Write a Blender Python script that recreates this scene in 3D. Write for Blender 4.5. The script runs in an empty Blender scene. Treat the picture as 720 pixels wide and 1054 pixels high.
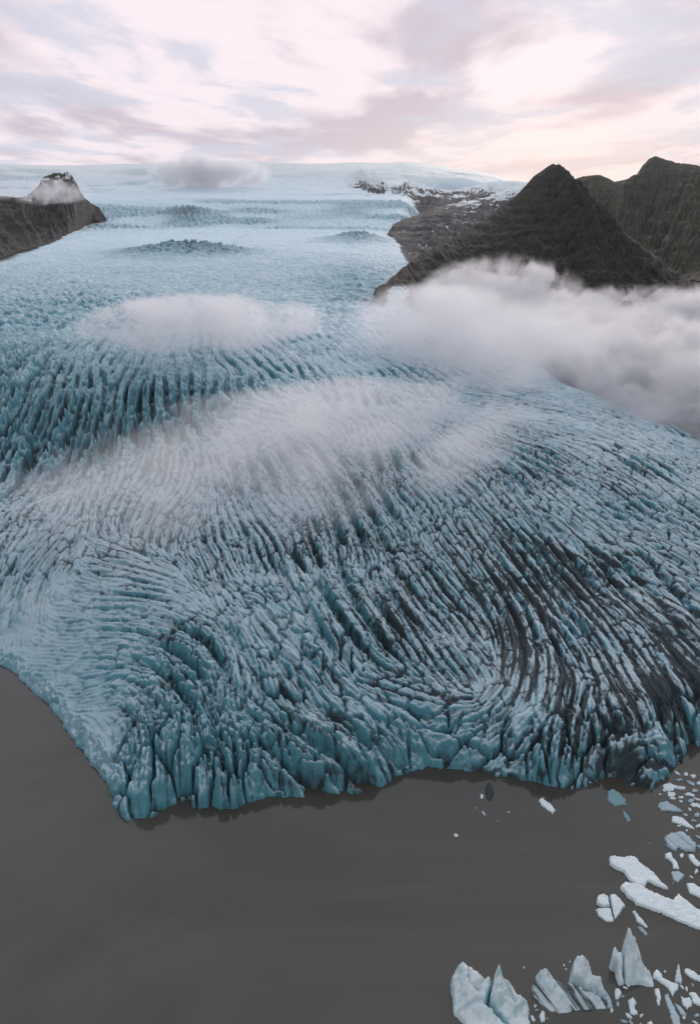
import bpy, math, random
import numpy as np

rng = np.random.default_rng(7)
random.seed(7)
C = bpy.context.scene.collection
scene = bpy.context.scene

# ------------------------------------------------------------------ camera
W, H, F = 720.0, 1054.0, 800.0           # the photograph's frame and focal length in its pixels
CX, CY = 360.0, 527.0
PITCH = math.radians(21.1)
CAMZ = 180.0
cp, sp = math.cos(PITCH), math.sin(PITCH)


def ray(u, v):
    x = (u - CX) / F
    y = -(v - CY) / F
    return np.array([x, cp + y * sp, -sp + y * cp])


def at(u, v, z=0.0):
    d = ray(u, v)
    t = (z - CAMZ) / d[2]
    return np.array([d[0] * t, d[1] * t, z])


def at_y(u, v, y):
    d = ray(u, v)
    t = y / d[1]
    return np.array([d[0] * t, y, CAMZ + d[2] * t])


def proj(x, y, z):
    zc = z - CAMZ
    dep = y * cp - zc * sp
    up = y * sp + zc * cp
    dep = np.maximum(dep, 1.0)
    return CX + F * x / dep, CY - F * up / dep


def zice(r):
    return np.interp(r, [180, 215, 240, 300, 400, 600, 1000, 2000, 3200], [3, 12, 22, 32, 42, 52, 62, 80, 102])


def at_ice(u, v):
    z = 40.0
    for _ in range(12):
        p = at(u, v, z)
        z = 0.5 * z + 0.5 * float(zice(math.hypot(p[0], p[1])))
    return p


# ------------------------------------------------------------------ numeric helpers
def smooth(a, b, x):
    t = np.clip((x - a) / (b - a), 0, 1)
    return t * t * (3 - 2 * t)


def hash2(ix, iy, seed):
    h = (ix.astype(np.int64) * 374761393 + iy.astype(np.int64) * 668265263 + seed * 974711) & 0xFFFFFFFF
    h = ((h ^ (h >> 13)) * 1274126177) & 0xFFFFFFFF
    h = h ^ (h >> 16)
    return (h & 0xFFFFFF).astype(np.float32) / 16777215.0


def vnoise(x, y, seed=0):
    ix = np.floor(x); iy = np.floor(y)
    fx = (x - ix).astype(np.float32); fy = (y - iy).astype(np.float32)
    fx = fx * fx * fx * (fx * (fx * 6 - 15) + 10); fy = fy * fy * fy * (fy * (fy * 6 - 15) + 10)
    ix = ix.astype(np.int64); iy = iy.astype(np.int64)
    a = hash2(ix, iy, seed); b = hash2(ix + 1, iy, seed)
    c = hash2(ix, iy + 1, seed); d = hash2(ix + 1, iy + 1, seed)
    return (a + (b - a) * fx) * (1 - fy) + (c + (d - c) * fx) * fy * 1.0


def fbm(x, y, seed=0, octs=4, gain=0.5):
    s = 0; amp = 1.0; tot = 0
    for o in range(octs):
        c, n = math.cos(0.6 * o), math.sin(0.6 * o)
        s = s + amp * (vnoise((x * c - y * n) * 2 ** o, (x * n + y * c) * 2 ** o, seed + o * 17) * 2 - 1)
        tot += amp; amp *= gain
    return s / tot


def ridged(x, y, seed=0, octs=5, gain=0.55):
    s = 0; amp = 1.0; tot = 0
    for o in range(octs):
        c, n = math.cos(0.7 * o), math.sin(0.7 * o)
        v = 1 - np.abs(vnoise((x * c - y * n) * 2 ** o, (x * n + y * c) * 2 ** o, seed + o * 31) * 2 - 1)
        s = s + amp * v * v
        tot += amp; amp *= gain
    return s / tot


def poly_dist(px, py, pts):
    """distance to a polyline"""
    best = np.full(px.shape, 1e18, dtype=np.float64)
    for (ax, ay), (bx, by) in zip(pts[:-1], pts[1:]):
        dx, dy = bx - ax, by - ay
        L = dx * dx + dy * dy + 1e-12
        t = np.clip(((px - ax) * dx + (py - ay) * dy) / L, 0, 1)
        d = (px - ax - t * dx) ** 2 + (py - ay - t * dy) ** 2
        np.minimum(best, d, out=best)
    return np.sqrt(best)


def inside(px, py, pts):
    r = np.zeros(px.shape, dtype=bool)
    n = len(pts)
    for i in range(n):
        x1, y1 = pts[i]; x2, y2 = pts[(i + 1) % n]
        if y1 == y2:
            continue
        c = ((y1 > py) != (y2 > py)) & (px < (x2 - x1) * (py - y1) / (y2 - y1) + x1)
        r ^= c
    return r


def gmap(u, v, lst):
    s = np.zeros(np.shape(u), dtype=np.float32)
    for (a, b, su, sv, amp) in lst:
        s += amp * np.exp(-((u - a) / su) ** 2 - ((v - b) / sv) ** 2)
    return s


class Grid:
    def __init__(s, x0, y0, cell, arr):
        s.x0, s.y0, s.c, s.a = x0, y0, cell, arr

    def __call__(s, x, y):
        ny, nx = s.a.shape
        fx = np.clip((x - s.x0) / s.c, 0, nx - 1.001); fy = np.clip((y - s.y0) / s.c, 0, ny - 1.001)
        ix = fx.astype(np.int32); iy = fy.astype(np.int32)
        fx = (fx - ix).astype(np.float32); fy = (fy - iy).astype(np.float32)
        a = s.a
        return ((a[iy, ix] * (1 - fx) + a[iy, ix + 1] * fx) * (1 - fy)
                + (a[iy + 1, ix] * (1 - fx) + a[iy + 1, ix + 1] * fx) * fy)


# ------------------------------------------------------------------ direction of the crevasses (traced, then laid on the ground)
STROKES = [
    # left tongue
    [(0, 600), (25, 560), (60, 535)], [(95, 572), (150, 585)], [(60, 600), (140, 620), (200, 660)],
    [(130, 590), (190, 610), (235, 650)], [(20, 610), (80, 632), (140, 662)], [(60, 665), (120, 680), (150, 705), (165, 745)],
    [(110, 655), (170, 690), (195, 740)], [(150, 655), (200, 700), (220, 745)], [(150, 740), (152, 840)],
    [(185, 740), (187, 830)], [(140, 760), (132, 845)], [(0, 660), (60, 700), (100, 760), (125, 810)],
    [(220, 740), (225, 820)],
    # middle
    [(200, 560), (240, 630), (270, 690)], [(240, 580), (300, 640), (360, 700), (420, 760)],
    [(240, 660), (247, 720)], [(280, 560), (310, 620), (350, 690)], [(320, 560), (340, 600), (385, 655)],
    [(240, 725), (300, 765), (380, 800)], [(330, 690), (400, 740), (450, 775)], [(260, 510), (290, 545), (302, 585)],
    [(240, 480), (262, 530), (275, 575)], [(370, 420), (400, 460), (430, 500), (460, 545)],
    [(400, 500), (425, 545), (460, 585)], [(240, 400), (290, 430), (340, 460), (380, 500)],
    [(150, 480), (120, 530)], [(200, 480), (170, 540)], [(330, 520), (345, 580)], [(360, 520), (385, 580)],
    # right
    [(480, 470), (540, 520), (600, 580)], [(500, 430), (600, 470), (720, 540)], [(560, 500), (640, 560), (700, 600)],
    [(480, 405), (600, 420), (720, 470)], [(600, 500), (720, 560)], [(430, 380), (480, 410)], [(520, 480), (560, 520)],
    # the swirl
    [(480, 540), (520, 590), (535, 640), (530, 690), (505, 720), (470, 735)],
    [(500, 550), (545, 600), (560, 660), (550, 710), (520, 745)],
    [(540, 570), (590, 640), (620, 690), (650, 740)], [(570, 560), (640, 640), (690, 700)], [(620, 580), (720, 660)],
    [(420, 580), (470, 640), (500, 680)], [(400, 600), (450, 660), (490, 700)], [(590, 700), (583, 770)],
    [(605, 680), (596, 760)], [(600, 775), (680, 742)], [(360, 700), (420, 715), (470, 720), (500, 708)],
    [(640, 790), (700, 770)], [(430, 770), (470, 770), (520, 780)], [(540, 780), (575, 800)],
    # deep blue trough
    [(100, 320), (60, 360), (20, 400), (0, 440)], [(160, 340), (100, 390), (40, 450), (0, 500)],
    [(80, 400), (70, 440), (40, 480)], [(85, 405), (95, 450), (92, 480)], [(130, 380), (142, 430), (137, 465)],
    [(170, 370), (200, 420), (215, 445)], [(200, 365), (225, 410), (245, 430)], [(240, 360), (275, 400), (310, 420)],
    [(300, 330), (350, 380), (400, 420)], [(350, 320), (420, 360), (470, 390)],
    [(100, 300), (50, 335), (0, 365)], [(200, 290), (150, 310), (110, 330)],
    [(0, 290), (100, 268), (250, 258), (400, 235)], [(200, 280), (300, 270), (420, 262)],
]
SEG = []
for s in STROKES:
    for (a, b), (c, d) in zip(s[:-1], s[1:]):
        n = max(1, int(math.hypot(c - a, d - b) / 30))
        for k in range(n):
            u0, v0 = a + (c - a) * k / n, b + (d - b) * k / n
            u1, v1 = a + (c - a) * (k + 1) / n, b + (d - b) * (k + 1) / n
            p, q = at_ice(u0, v0), at_ice(u1, v1)
            th = math.atan2(q[1] - p[1], q[0] - p[0])
            SEG.append(((u0 + u1) / 2, (v0 + v1) / 2, math.cos(2 * th), math.sin(2 * th)))


def theta_px(u, v):
    cs = np.zeros(u.shape, np.float32); sn = np.zeros(u.shape, np.float32)
    for (a, b, c, s) in SEG:
        d2 = (u - a) ** 2 + (v - b) ** 2
        w = 1.0 / (d2 * d2 + 8e3)
        cs += w * c; sn += w * s
    return 0.5 * np.arctan2(sn, cs)


def fingerprint(x0, x1, y0, y1, cell, lam, seed, zref=45.0, iters=5, elong=1.6, ang=0.0, wob=0.25):
    """stripes that follow the flow, branching and ending like crevasses do"""
    nx = int((x1 - x0) / cell); ny = int((y1 - y0) / cell)
    k = 8
    cx = x0 + np.arange(0, nx + k, k) * cell; cy = y0 + np.arange(0, ny + k, k) * cell
    gx, gy = np.meshgrid(cx, cy)
    u, v = proj(gx, gy, zice(np.hypot(gx, gy)))
    v = np.maximum(v, 235)
    th = theta_px(u.astype(np.float32), v.astype(np.float32)) + ang
    th = th + wob * fbm(gx / (lam * 7), gy / (lam * 7), seed + 5, 3)
    X, Y = np.meshgrid(x0 + np.arange(nx) * cell, y0 + np.arange(ny) * cell)
    c2 = Grid(x0, y0, cell * k, np.cos(2 * th).astype(np.float32))(X, Y)
    s2 = Grid(x0, y0, cell * k, np.sin(2 * th).astype(np.float32))(X, Y)
    t = 0.5 * np.arctan2(s2, c2)
    dx = np.cos(t).astype(np.float32); dy = np.sin(t).astype(np.float32)
    IX, IY = np.meshgrid(np.arange(nx, dtype=np.float32), np.arange(ny, dtype=np.float32))
    fx = np.fft.rfftfreq(nx, cell)[None, :]; fy = np.fft.fftfreq(ny, cell)[:, None]
    kk = np.sqrt(fx * fx + fy * fy)
    band = np.exp(-((kk * lam - 1.0) / 0.33) ** 2).astype(np.float32) + 0.18 * np.exp(-((kk * lam - 1.9) / 0.5) ** 2).astype(np.float32)
    p = np.random.default_rng(seed).standard_normal((ny, nx)).astype(np.float32)
    p = np.fft.irfft2(np.fft.rfft2(p) * band, s=(ny, nx)).astype(np.float32)
    st = lam / 4.5 / cell
    ns = max(2, int(round(elong * 4.5)))
    for it in range(iters):
        acc = p.copy(); tot = 1.0
        for j in range(1, ns + 1):
            w = math.exp(-(j / ns) ** 2 * 1.5)
            for sg in (-1, 1):
                ax = np.clip(IX + dx * (sg * j * st) + 0.5, 0, nx - 1).astype(np.int32)
                ay = np.clip(IY + dy * (sg * j * st) + 0.5, 0, ny - 1).astype(np.int32)
                acc += w * p[ay, ax]; tot += w
        p = np.fft.irfft2(np.fft.rfft2(acc / tot) * band, s=(ny, nx)).astype(np.float32)
        p = np.tanh(p / p.std() * 1.1).astype(np.float32)
    p = np.clip(p / np.quantile(np.abs(p), 0.9), -1, 1)
    return Grid(x0, y0, cell, p.astype(np.float32))


def theta_field(x0, x1, y0, y1, k, zref, wob, wl, seed, ang=0.0):
    cx = np.arange(x0, x1 + 2 * k, k); cy = np.arange(y0, y1 + 2 * k, k)
    gx, gy = np.meshgrid(cx, cy)
    u, v = proj(gx, gy, zice(np.hypot(gx, gy)))
    v = np.maximum(v, 235)
    th = theta_px(u.astype(np.float32), v.astype(np.float32)) + ang
    th = th + wob * fbm(gx / wl, gy / wl, seed, 3)
    return Grid(x0, y0, k, np.cos(2 * th).astype(np.float32)), Grid(x0, y0, k, np.sin(2 * th).astype(np.float32))


def blocks(x0, x1, y0, y1, cell, S, e, seed, zref=45.0, warp=0.3, wob=0.3, win=2, crackw=0.13):
    """ice blocks drawn out along the flow: each with its own height and tilt, parted by cracks"""
    nx = int((x1 - x0) / cell); ny = int((y1 - y0) / cell)
    X, Y = np.meshgrid((x0 + np.arange(nx) * cell).astype(np.float32), (y0 + np.arange(ny) * cell).astype(np.float32))
    cg, sg = theta_field(x0, x1, y0, y1, 6.0 if cell < 2 else 16.0, zref, wob, S * 6, seed)
    t = 0.5 * np.arctan2(sg(X, Y), cg(X, Y))
    c = np.cos(t).astype(np.float32); s_ = np.sin(t).astype(np.float32)
    Xw = X + warp * S * fbm(X / (1.1 * S), Y / (1.1 * S), seed + 1, 3).astype(np.float32) * 2
    Yw = Y + warp * S * fbm(X / (1.1 * S) + 9, Y / (1.1 * S), seed + 2, 3).astype(np.float32) * 2
    gi = np.floor(Xw / S).astype(np.int32); gj = np.floor(Yw / S).astype(np.int32)
    F1 = np.full(X.shape, 1e9, np.float32); F2 = F1.copy()
    hh = np.zeros_like(F1)
    mi, mj = gi.min() - win, gj.min() - win
    ni, nj = gi.max() - mi + win + 1, gj.max() - mj + win + 1
    r = np.random.default_rng(seed)
    jx = r.uniform(0.05, 0.95, (nj, ni)).astype(np.float32); jy = r.uniform(0.05, 0.95, (nj, ni)).astype(np.float32)
    hr = r.uniform(-1, 1, (nj, ni)).astype(np.float32); tx = r.normal(0, 1, (nj, ni)).astype(np.float32); ty = r.normal(0, 1, (nj, ni)).astype(np.float32)
    for dj in range(-win, win + 1):
        for di in range(-win, win + 1):
            a = gi + di; b = gj + dj
            ia = a - mi; ib = b - mj
            dx = Xw - (a + jx[ib, ia]) * S; dy = Yw - (b + jy[ib, ia]) * S
            al = dx * c + dy * s_; ac = -dx * s_ + dy * c
            d = np.sqrt((al / e) ** 2 + (ac * e) ** 2)
            m = d < F1
            F2 = np.where(m, F1, np.minimum(F2, d))
            hh = np.where(m, hr[ib, ia] + (tx[ib, ia] * al / e + ty[ib, ia] * ac * e) / S * 0.9, hh)
            F1 = np.where(m, d, F1)
    g = (F2 - F1) / S
    crack = np.exp(-(g / crackw) ** 2)
    dome = 1 - np.clip(F1 / (0.75 * S), 0, 1.2) ** 2
    fade = 1 - np.exp(-(g / 0.16) ** 2)
    return Grid(x0, y0, cell, crack.astype(np.float32)), Grid(x0, y0, cell, (hh * (0.35 + 0.65 * fade)).astype(np.float32)), Grid(x0, y0, cell, dome.astype(np.float32))


# ------------------------------------------------------------------ glacier
FRONT_PX = [(-420, 520), (-200, 590), (-80, 640), (0, 683), (20, 697), (60, 738), (85, 775), (112, 805), (116, 826), (130, 850),
            (150, 845), (175, 830), (195, 823), (205, 832), (240, 832), (275, 822), (300, 820), (355, 818), (390, 812),
            (415, 797), (440, 790), (470, 792), (500, 795), (545, 805), (560, 810), (590, 812), (625, 800), (650, 808),
            (665, 812), (690, 800), (706, 775), (735, 762), (800, 745), (900, 700), (1000, 650)]
front = [tuple(at(u, v, 0)[:2]) for u, v in FRONT_PX]
MARGIN_PX = [(410, 240), (420, 262), (408, 280), (392, 293), (395, 304), (430, 318), (500, 345), (560, 372), (640, 403), (720, 440),
             (820, 500), (960, 590)]
MZ = [98, 88, 80, 72, 70, 66, 62, 58, 54, 50, 46, 40]
margin = [tuple(at(u, v, z)[:2]) for (u, v), z in zip(MARGIN_PX, MZ)]
front_poly = front + [(6000, 400), (6000, 20000), (-8000, 20000), (-8000, 400)]
margin = [(620, 8200), (430, 7000), (330, 5600), (240, 4300), (195, 3500)] + margin
margin_poly = [(4500, 8200)] + margin + [(3000, 300)]


def build_glacier():
    # rings of the sheet: tighter near the lake
    rs = [165.0]
    while rs[-1] < 13500:
        r = rs[-1]
        h = 180 - np.interp(r, [200, 1000, 3000, 4500, 6000], [10, 62, 100, 40, 20])
        dr = 0.0006 * (h * h + r * r) / h
        cap = np.interp(r, [200, 900, 2200, 4000, 8000, 13500], [0.4, 1.6, 2.6, 7, 18, 60])
        rs.append(r + min(max(dr, 0.33), cap))
    rs = np.array(rs)
    az = np.radians(np.arange(-37.0, 37.001, 0.062))
    nr, na = len(rs), len(az)
    print('glacier grid', nr, na)
    R, A = np.meshgrid(rs, az, indexing='ij')
    x = (R * np.sin(A)).ravel(); y = (R * np.cos(A)).ravel(); r = R.ravel()
    del R, A
    # distance from the front
    dfr = np.where(r < 900, 0, r - 240.0)
    m = r < 900
    xs, ys = x[m], y[m]
    wob = 1.5 * fbm(xs / 5.0, ys / 5.0, 3, 3)
    d = poly_dist(xs, ys, front); ins = inside(xs, ys, front_poly)
    d = np.where(ins, d, -d) + wob
    dfr[m] = d
    # blend to plain range in the distance
    wf = smooth(600, 890, r)
    dfr = dfr * (1 - wf) + (r - 240) * wf
    u, v = proj(x, y, np.minimum(zice(r), np.interp(dfr, [0, 5, 16, 45, 150, 400, 2000], [0, 8, 15, 23, 34, 60, 300])))
    zb = np.interp(dfr, [-8, -0.5, 0, 5, 16, 45, 150, 350, 700, 1200, 2000, 3000, 3600, 4600, 5400, 6500, 8300, 9800, 12000, 13500],
                   [-12, -4, 0, 8, 15, 23, 34, 46, 58, 66, 80, 98, 112, 232, 268, 400, 640, 770, 800, 600])
    # left flank: a smooth ramp rather than a cliff
    sm = gmap(u, v, [(20, 660, 90, 60, 1.0), (70, 720, 60, 60, 1.0), (100, 770, 30, 40, 0.8)]) * (r < 500)
    sm = np.clip(sm, 0, 1)
    ramp = np.interp(dfr, [-8, -0.5, 0, 4, 30, 60, 120, 250], [-12, -4, 0, 5, 17, 25, 34, 42])
    zb = zb * (1 - sm) + ramp * sm
    # large forms
    far = r > 2400
    un, vn = u.astype(np.float32), v.astype(np.float32)
    big = gmap(un, vn, [(20, 470, 80, 40, -18), (100, 425, 80, 35, -20), (190, 408, 70, 25, -13), (110, 545, 120, 60, 5),
                        (0, 420, 60, 40, -8), (520, 660, 60, 60, -4), (330, 610, 70, 60, 3), (300, 440, 120, 40, 6),
                        (620, 470, 120, 50, 3), (480, 500, 60, 40, 3), (150, 740, 60, 50, 3)]) * (~far)
    zb = zb + big
    zb = zb + (5 * fbm(x / 120, y / 120, 11, 3) + 1.6 * fbm(x / 30, y / 30, 14, 2)) * smooth(10, 80, dfr) * np.interp(r, [300, 3000], [0.8, 1.0])
    # icefall lumps
    def lump(pu, pv, z, rx, ry, amp):
        q = at(pu, pv, z)
        return amp * np.exp(-((x - q[0]) / rx) ** 2 - ((y - q[1]) / ry) ** 2)
    lumpA = lump(190, 250, 104, 150, 150, 1.0)
    lumpB = lump(366, 242, 106, 100, 200, 1.0)
    q = at_y(190, 224, 4300); lumpC = np.exp(-((x - q[0]) / 130) ** 2 - ((y - q[1]) / 260) ** 2)
    zb = zb + 26 * lumpA + 24 * lumpB + 30 * lumpC
    # ice cap skyline: each bearing its own height
    sky = [(-100, 170), (60, 171), (150, 168), (230, 164), (330, 167), (375, 164), (388, 167), (425, 164.5), (455, 170), (500, 176), (540, 189), (600, 205)]
    tn = np.tan(np.arctan2(x, y))
    tu = np.array([ray(a, b)[0] / ray(a, b)[1] for a, b in sky])
    te = np.array([ray(a, b)[2] / ray(a, b)[1] for a, b in sky])
    tg = np.linspace(-0.9, 0.9, 721); eg = np.interp(tg, tu, te)
    kern = np.exp(-(np.arange(-24, 25) / 9.0) ** 2); kern /= kern.sum()
    eg = np.convolve(np.pad(eg, 24, mode='edge'), kern, 'valid')
    zsky = CAMZ + np.interp(tn, tg, eg) * 9800
    k = smooth(3600, 9800, r)
    zb = np.where(r > 3600, zb + (zsky - 775) * k, zb)
    zb = zb + smooth(5000, 7000, r) * 45 * fbm(x / 900, y / 700, 21, 4) * (1 - 0.8 * smooth(8500, 9800, r))
    # icefall terraces
    zb = zb + smooth(3700, 4100, r) * (1 - smooth(9000, 9800, r)) * 22 * np.sin(y / 380.0 + 1.5 * fbm(x / 800, y / 800, 5, 2))
    # right margin: falls away to the valley
    dm = poly_dist(x, y, margin); im = inside(x, y, margin_poly)
    dm = np.where(im, dm, -dm)
    mk = smooth(0, 1, (dm + 12 * fbm(x / 40, y / 40, 8, 3) - 5) / (115 + 0.09 * np.maximum(r - 2800, 0)))
    near_m = smooth(7600, 6800, r)
    zb = zb - near_m * mk * (zb + 12) * smooth(250, 420, r)
    rt = smooth(60, -120, dm) * 1.0
    zb = zb - near_m * (1 - rt) * 7 * smooth(350, 600, r)

    # crevasses
    print('patterns')

    def groove(p, e=2.6):
        return 1 - ((1 - p) * 0.5) ** e

    pA = fingerprint(-430, 480, 130, 640, 0.5, 4.4, 11, iters=4, elong=2.4, wob=0.16)
    pB = fingerprint(-620, 700, 130, 1350, 1.5, 10.5, 12, iters=3, elong=2.0, wob=0.28)
    pT = fingerprint(-430, 480, 130, 640, 0.4, 1.9, 20, iters=3, elong=2.0, wob=0.35)
    pU = fingerprint(-650, 700, 480, 1100, 0.8, 3.6, 21, iters=3, elong=1.8, wob=0.35)
    pG = fingerprint(-700, 300, 330, 1350, 2.5, 24.0, 22, iters=4, elong=2.5, wob=0.2)
    pD = fingerprint(-620, 700, 130, 1350, 2.5, 17.0, 17, iters=4, elong=3.0, wob=0.2)
    pA2 = fingerprint(-650, 700, 480, 1100, 1.0, 7.0, 18, iters=3, elong=1.5, wob=0.3)
    pM = fingerprint(-1700, 1700, 650, 3300, 2.6, 14.0, 14, zref=70, iters=3, elong=0.9, wob=0.6)
    pF = fingerprint(-5200, 5200, 2500, 10000, 6.5, 30.0, 16, zref=90, iters=2, elong=0.5, ang=0.9, wob=0.9)
    pS = fingerprint(-120, 420, 200, 520, 0.5, 5.6, 19, iters=5, elong=3.6, wob=0.10)
    c1, b1, d1 = blocks(-430, 480, 130, 640, 0.5, 7.0, 1.75, 31, wob=0.18, win=3, warp=0.2, crackw=0.075)
    c2, b2, d2 = blocks(-430, 480, 130, 640, 0.45, 3.0, 1.45, 32, wob=0.25, warp=0.28, crackw=0.12)
    c4, b4, d4 = blocks(-650, 700, 480, 1100, 1.0, 9.0, 1.6, 34, wob=0.25, warp=0.25, crackw=0.11)
    c3, b3, d3 = blocks(-1500, 1500, 600, 3300, 2.6, 15.0, 1.3, 33, zref=70, wob=0.6)
    c5, b5, d5 = blocks(-170, 290, 150, 330, 0.45, 11.0, 1.45, 36, wob=0.2, win=3, warp=0.16, crackw=0.06)
    wQ = smooth(610, 520, r)
    toe = np.clip(gmap(un, vn, [(165, 790, 85, 75, 1.2), (250, 790, 60, 50, 0.7), (600, 775, 110, 40, 1.1), (450, 770, 70, 25, 0.9)]), 0, 1) * (r < 330)
    a = pA(x, y) * wQ + pA2(x, y) * (1 - wQ)
    fine = groove(pT(x, y) * wQ + pU(x, y) * (1 - wQ), 4.0)
    b, dd, mm, ff = pB(x, y), pD(x, y), pM(x, y), pF(x, y)
    k1 = c1(x, y) * wQ + c4(x, y) * (1 - wQ); t1 = b1(x, y) * wQ + b4(x, y) * (1 - wQ); o1 = d1(x, y) * wQ + d4(x, y) * (1 - wQ)
    k1 = k1 * (1 - toe) + c5(x, y) * toe; t1 = t1 * (1 - toe) + b5(x, y) * toe * 1.3; o1 = o1 * (1 - toe) + d5(x, y) * toe * 1.3
    k2, t2, o2 = c2(x, y) * wQ, b2(x, y) * wQ, d2(x, y) * wQ
    k3, t3, o3 = c3(x, y), b3(x, y), d3(x, y)

    wN = smooth(1000, 780, r)          # near pattern gives way to the middle one
    wM = (1 - wN) * smooth(3400, 2900, r)
    wF = smooth(2900, 3400, r)
    mod = 0.12 + 2.1 * vnoise(x / 30, y / 30, 41) ** 1.5
    mod2 = 0.4 + 1.2 * vnoise(x / 21, y / 21, 43)
    A_ = np.clip(1.75 + gmap(un, vn, [(520, 660, 70, 70, 1.2), (600, 560, 120, 60, 0.4), (300, 640, 90, 90, 0.3),
                                      (110, 590, 90, 50, 0.3)]), 0.08, 5) * (1 - 0.6 * sm) * (1 - 0.25 * toe)
    B_ = np.clip(1.5 + gmap(un, vn, [(60, 430, 110, 60, 6.0), (0, 380, 90, 60, 4.0), (180, 405, 80, 40, 5.0), (170, 780, 55, 60, 1.5),
                                     (330, 600, 100, 90, 0.6), (535, 650, 50, 70, 1.8), (640, 620, 90, 80, 0.6), (480, 500, 120, 60, 0.8),
                                     (600, 770, 100, 35, 1.0), (300, 350, 120, 30, 1.0)]), 0.1, 14) * (1 - 0.8 * sm)
    K_ = np.clip(0.72 + gmap(un, vn, [(165, 790, 60, 60, 1.7), (260, 750, 70, 70, 0.7), (60, 430, 110, 60, 1.2), (180, 405, 80, 40, 1.0), (0, 360, 90, 60, 0.6), (600, 560, 120, 60, 0.4),
                                     (560, 770, 110, 40, 1.0), (110, 590, 80, 40, -0.45),
                                     (640, 430, 120, 30, -0.3), (540, 650, 45, 55, -0.4)]), 0.06, 4) * (1 - 0.72 * sm)
    gA, gB = groove(a, 3.2), groove(b, 2.2)
    tro = np.clip(gmap(un, vn, [(50, 420, 110, 65, 1.0), (185, 400, 80, 40, 0.8), (0, 360, 90, 50, 0.7)]), 0, 1)
    edge = smooth(1.0, 10, dfr)
    msk = smooth(0.40, 0.62, vnoise(x / 50, y / 50, 95) + 0.25 * gmap(un, vn, [(120, 620, 120, 60, 1.0), (60, 560, 80, 40, 1.0)]))
    hN = mod * A_ * ((1 - msk) * (gA - 0.85) + msk * 1.7 * (groove(b, 6.0) - 0.93)) + (0.4 + 0.6 * mod) * B_ * ((gB - 0.75) * (1 - 0.6 * tro) + 0.75 * tro * (0.5 - np.abs(b) ** 0.8)) \
        + K_ * (-2.4 * mod2 * k1 + (0.50 + 1.0 * tro + 0.5 * toe) * t1 + (0.35 + 0.25 * toe) * (o1 - 0.5)) + np.clip(K_, 0.1, 1.5) * (-(0.7 + 0.5 * toe) * mod * k2 + (0.12 + 0.25 * toe) * t2 + 0.10 * (o2 - 0.5))
    swl = np.clip(gmap(un, vn, [(540, 645, 55, 75, 1.1), (585, 600, 70, 50, 0.7), (500, 715, 50, 25, 0.6), (500, 560, 60, 30, 0.5)]), 0, 1) * wQ
    aS = groove(pS(x, y), 2.6)
    hN = hN * (1 - 0.72 * swl) + swl * 3.6 * (0.5 + 0.7 * mod) * (aS - 0.8)
    calm = np.clip(gmap(un, vn, [(450, 660, 55, 45, 0.75), (160, 610, 90, 40, 0.5), (620, 440, 140, 28, 0.4), (300, 440, 90, 40, 0.35)]) + 0.9 * fbm(x / 80, y / 80, 93, 3), -0.5, 0.85)
    hN = hN + tro * wN * 9.0 * (groove(pG(x, y), 1.6) - 0.6)
    hN = hN * edge * (1 - calm * 0.75)
    hN = hN + (0.85 * wQ + 1.2 * (1 - wQ)) * (0.4 + 0.9 * mod2) * (fine - 0.9) * (1 - 0.5 * sm) * smooth(0, 5, dfr)
    hN = hN + 0.20 * fbm(x / 2.0, y / 2.0, 51, 4, 0.6) * np.clip(A_, 0.5, 2)
    ampM = 1.5 + gmap(un, vn, [(60, 330, 150, 26, 3.2), (0, 300, 120, 20, 1.4), (220, 330, 80, 25, 1.5), (360, 290, 60, 20, 2.0), (60, 400, 200, 50, 2.5)]) \
        - 0.9 * smooth(1500, 2300, r) + 9 * lumpA + 8 * lumpB
    modM = 0.3 + 1.4 * vnoise(x / 70, y / 70, 61)
    hM = ampM * (modM * 0.9 * (groove(mm, 2.0) - 0.72) - 1.0 * modM * k3 + 0.65 * t3 + 0.5 * (o3 - 0.5) + 0.45 * fbm(x / 7, y / 7, 55, 4, 0.65))
    fallmask = np.clip(smooth(3550, 3900, r) * (1 - smooth(4800, 5300, r)) + smooth(5600, 6100, r) * (1 - smooth(8300, 9300, r)) * 0.8
                       * smooth(-0.35, 0.15, fbm(x / 1100, y / 800, 33, 3)) + 2 * lumpA, 0, 1.4)
    patch = 0.25 + 1.5 * smooth(0.3, 0.75, vnoise(x / 260, y / 190, 35))
    hF = (1.5 + 8 * fallmask * patch) * (groove(ff, 1.6) - 0.6 + 1.4 * fbm(x / 14, y / 18, 57, 4, 0.65))
    out = dfr < 0.0
    h = wN * hN + wM * hM + wF * hF
    h = np.where(out, 0, h)
    # columns of the front: the water line follows the cracks
    cut = smooth(24, 2, dfr) * (1 - sm) * np.clip((1 - gB) * 4 * (1 - 0.6 * toe) + k1 * 4.5 + (1 - o1) * 1.6 - 1.0 + 1.6 * t1, -3, 9)
    z = zb + h - np.where(r < 900, cut, 0) * (dfr > 0)
    # jagged foot of the left flank
    foot = np.exp(-((dfr - 2.0) / 2.6) ** 2) * sm * smooth(-0.35, 0.1, fbm(x / 9, y / 9, 77, 2))
    z = z + foot * (2.6 * ridged(x / 2.6, y / 2.6, 71, 4) - 0.4)
    z = np.where(mk * near_m > 0.9, np.minimum(z, 0) - 6, z)

    # what lies on / in the ice, and the tone of its cracks
    n1 = fbm(x / 22, y / 22, 81, 4); n2 = fbm(x / 6, y / 6, 83, 3)
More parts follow.
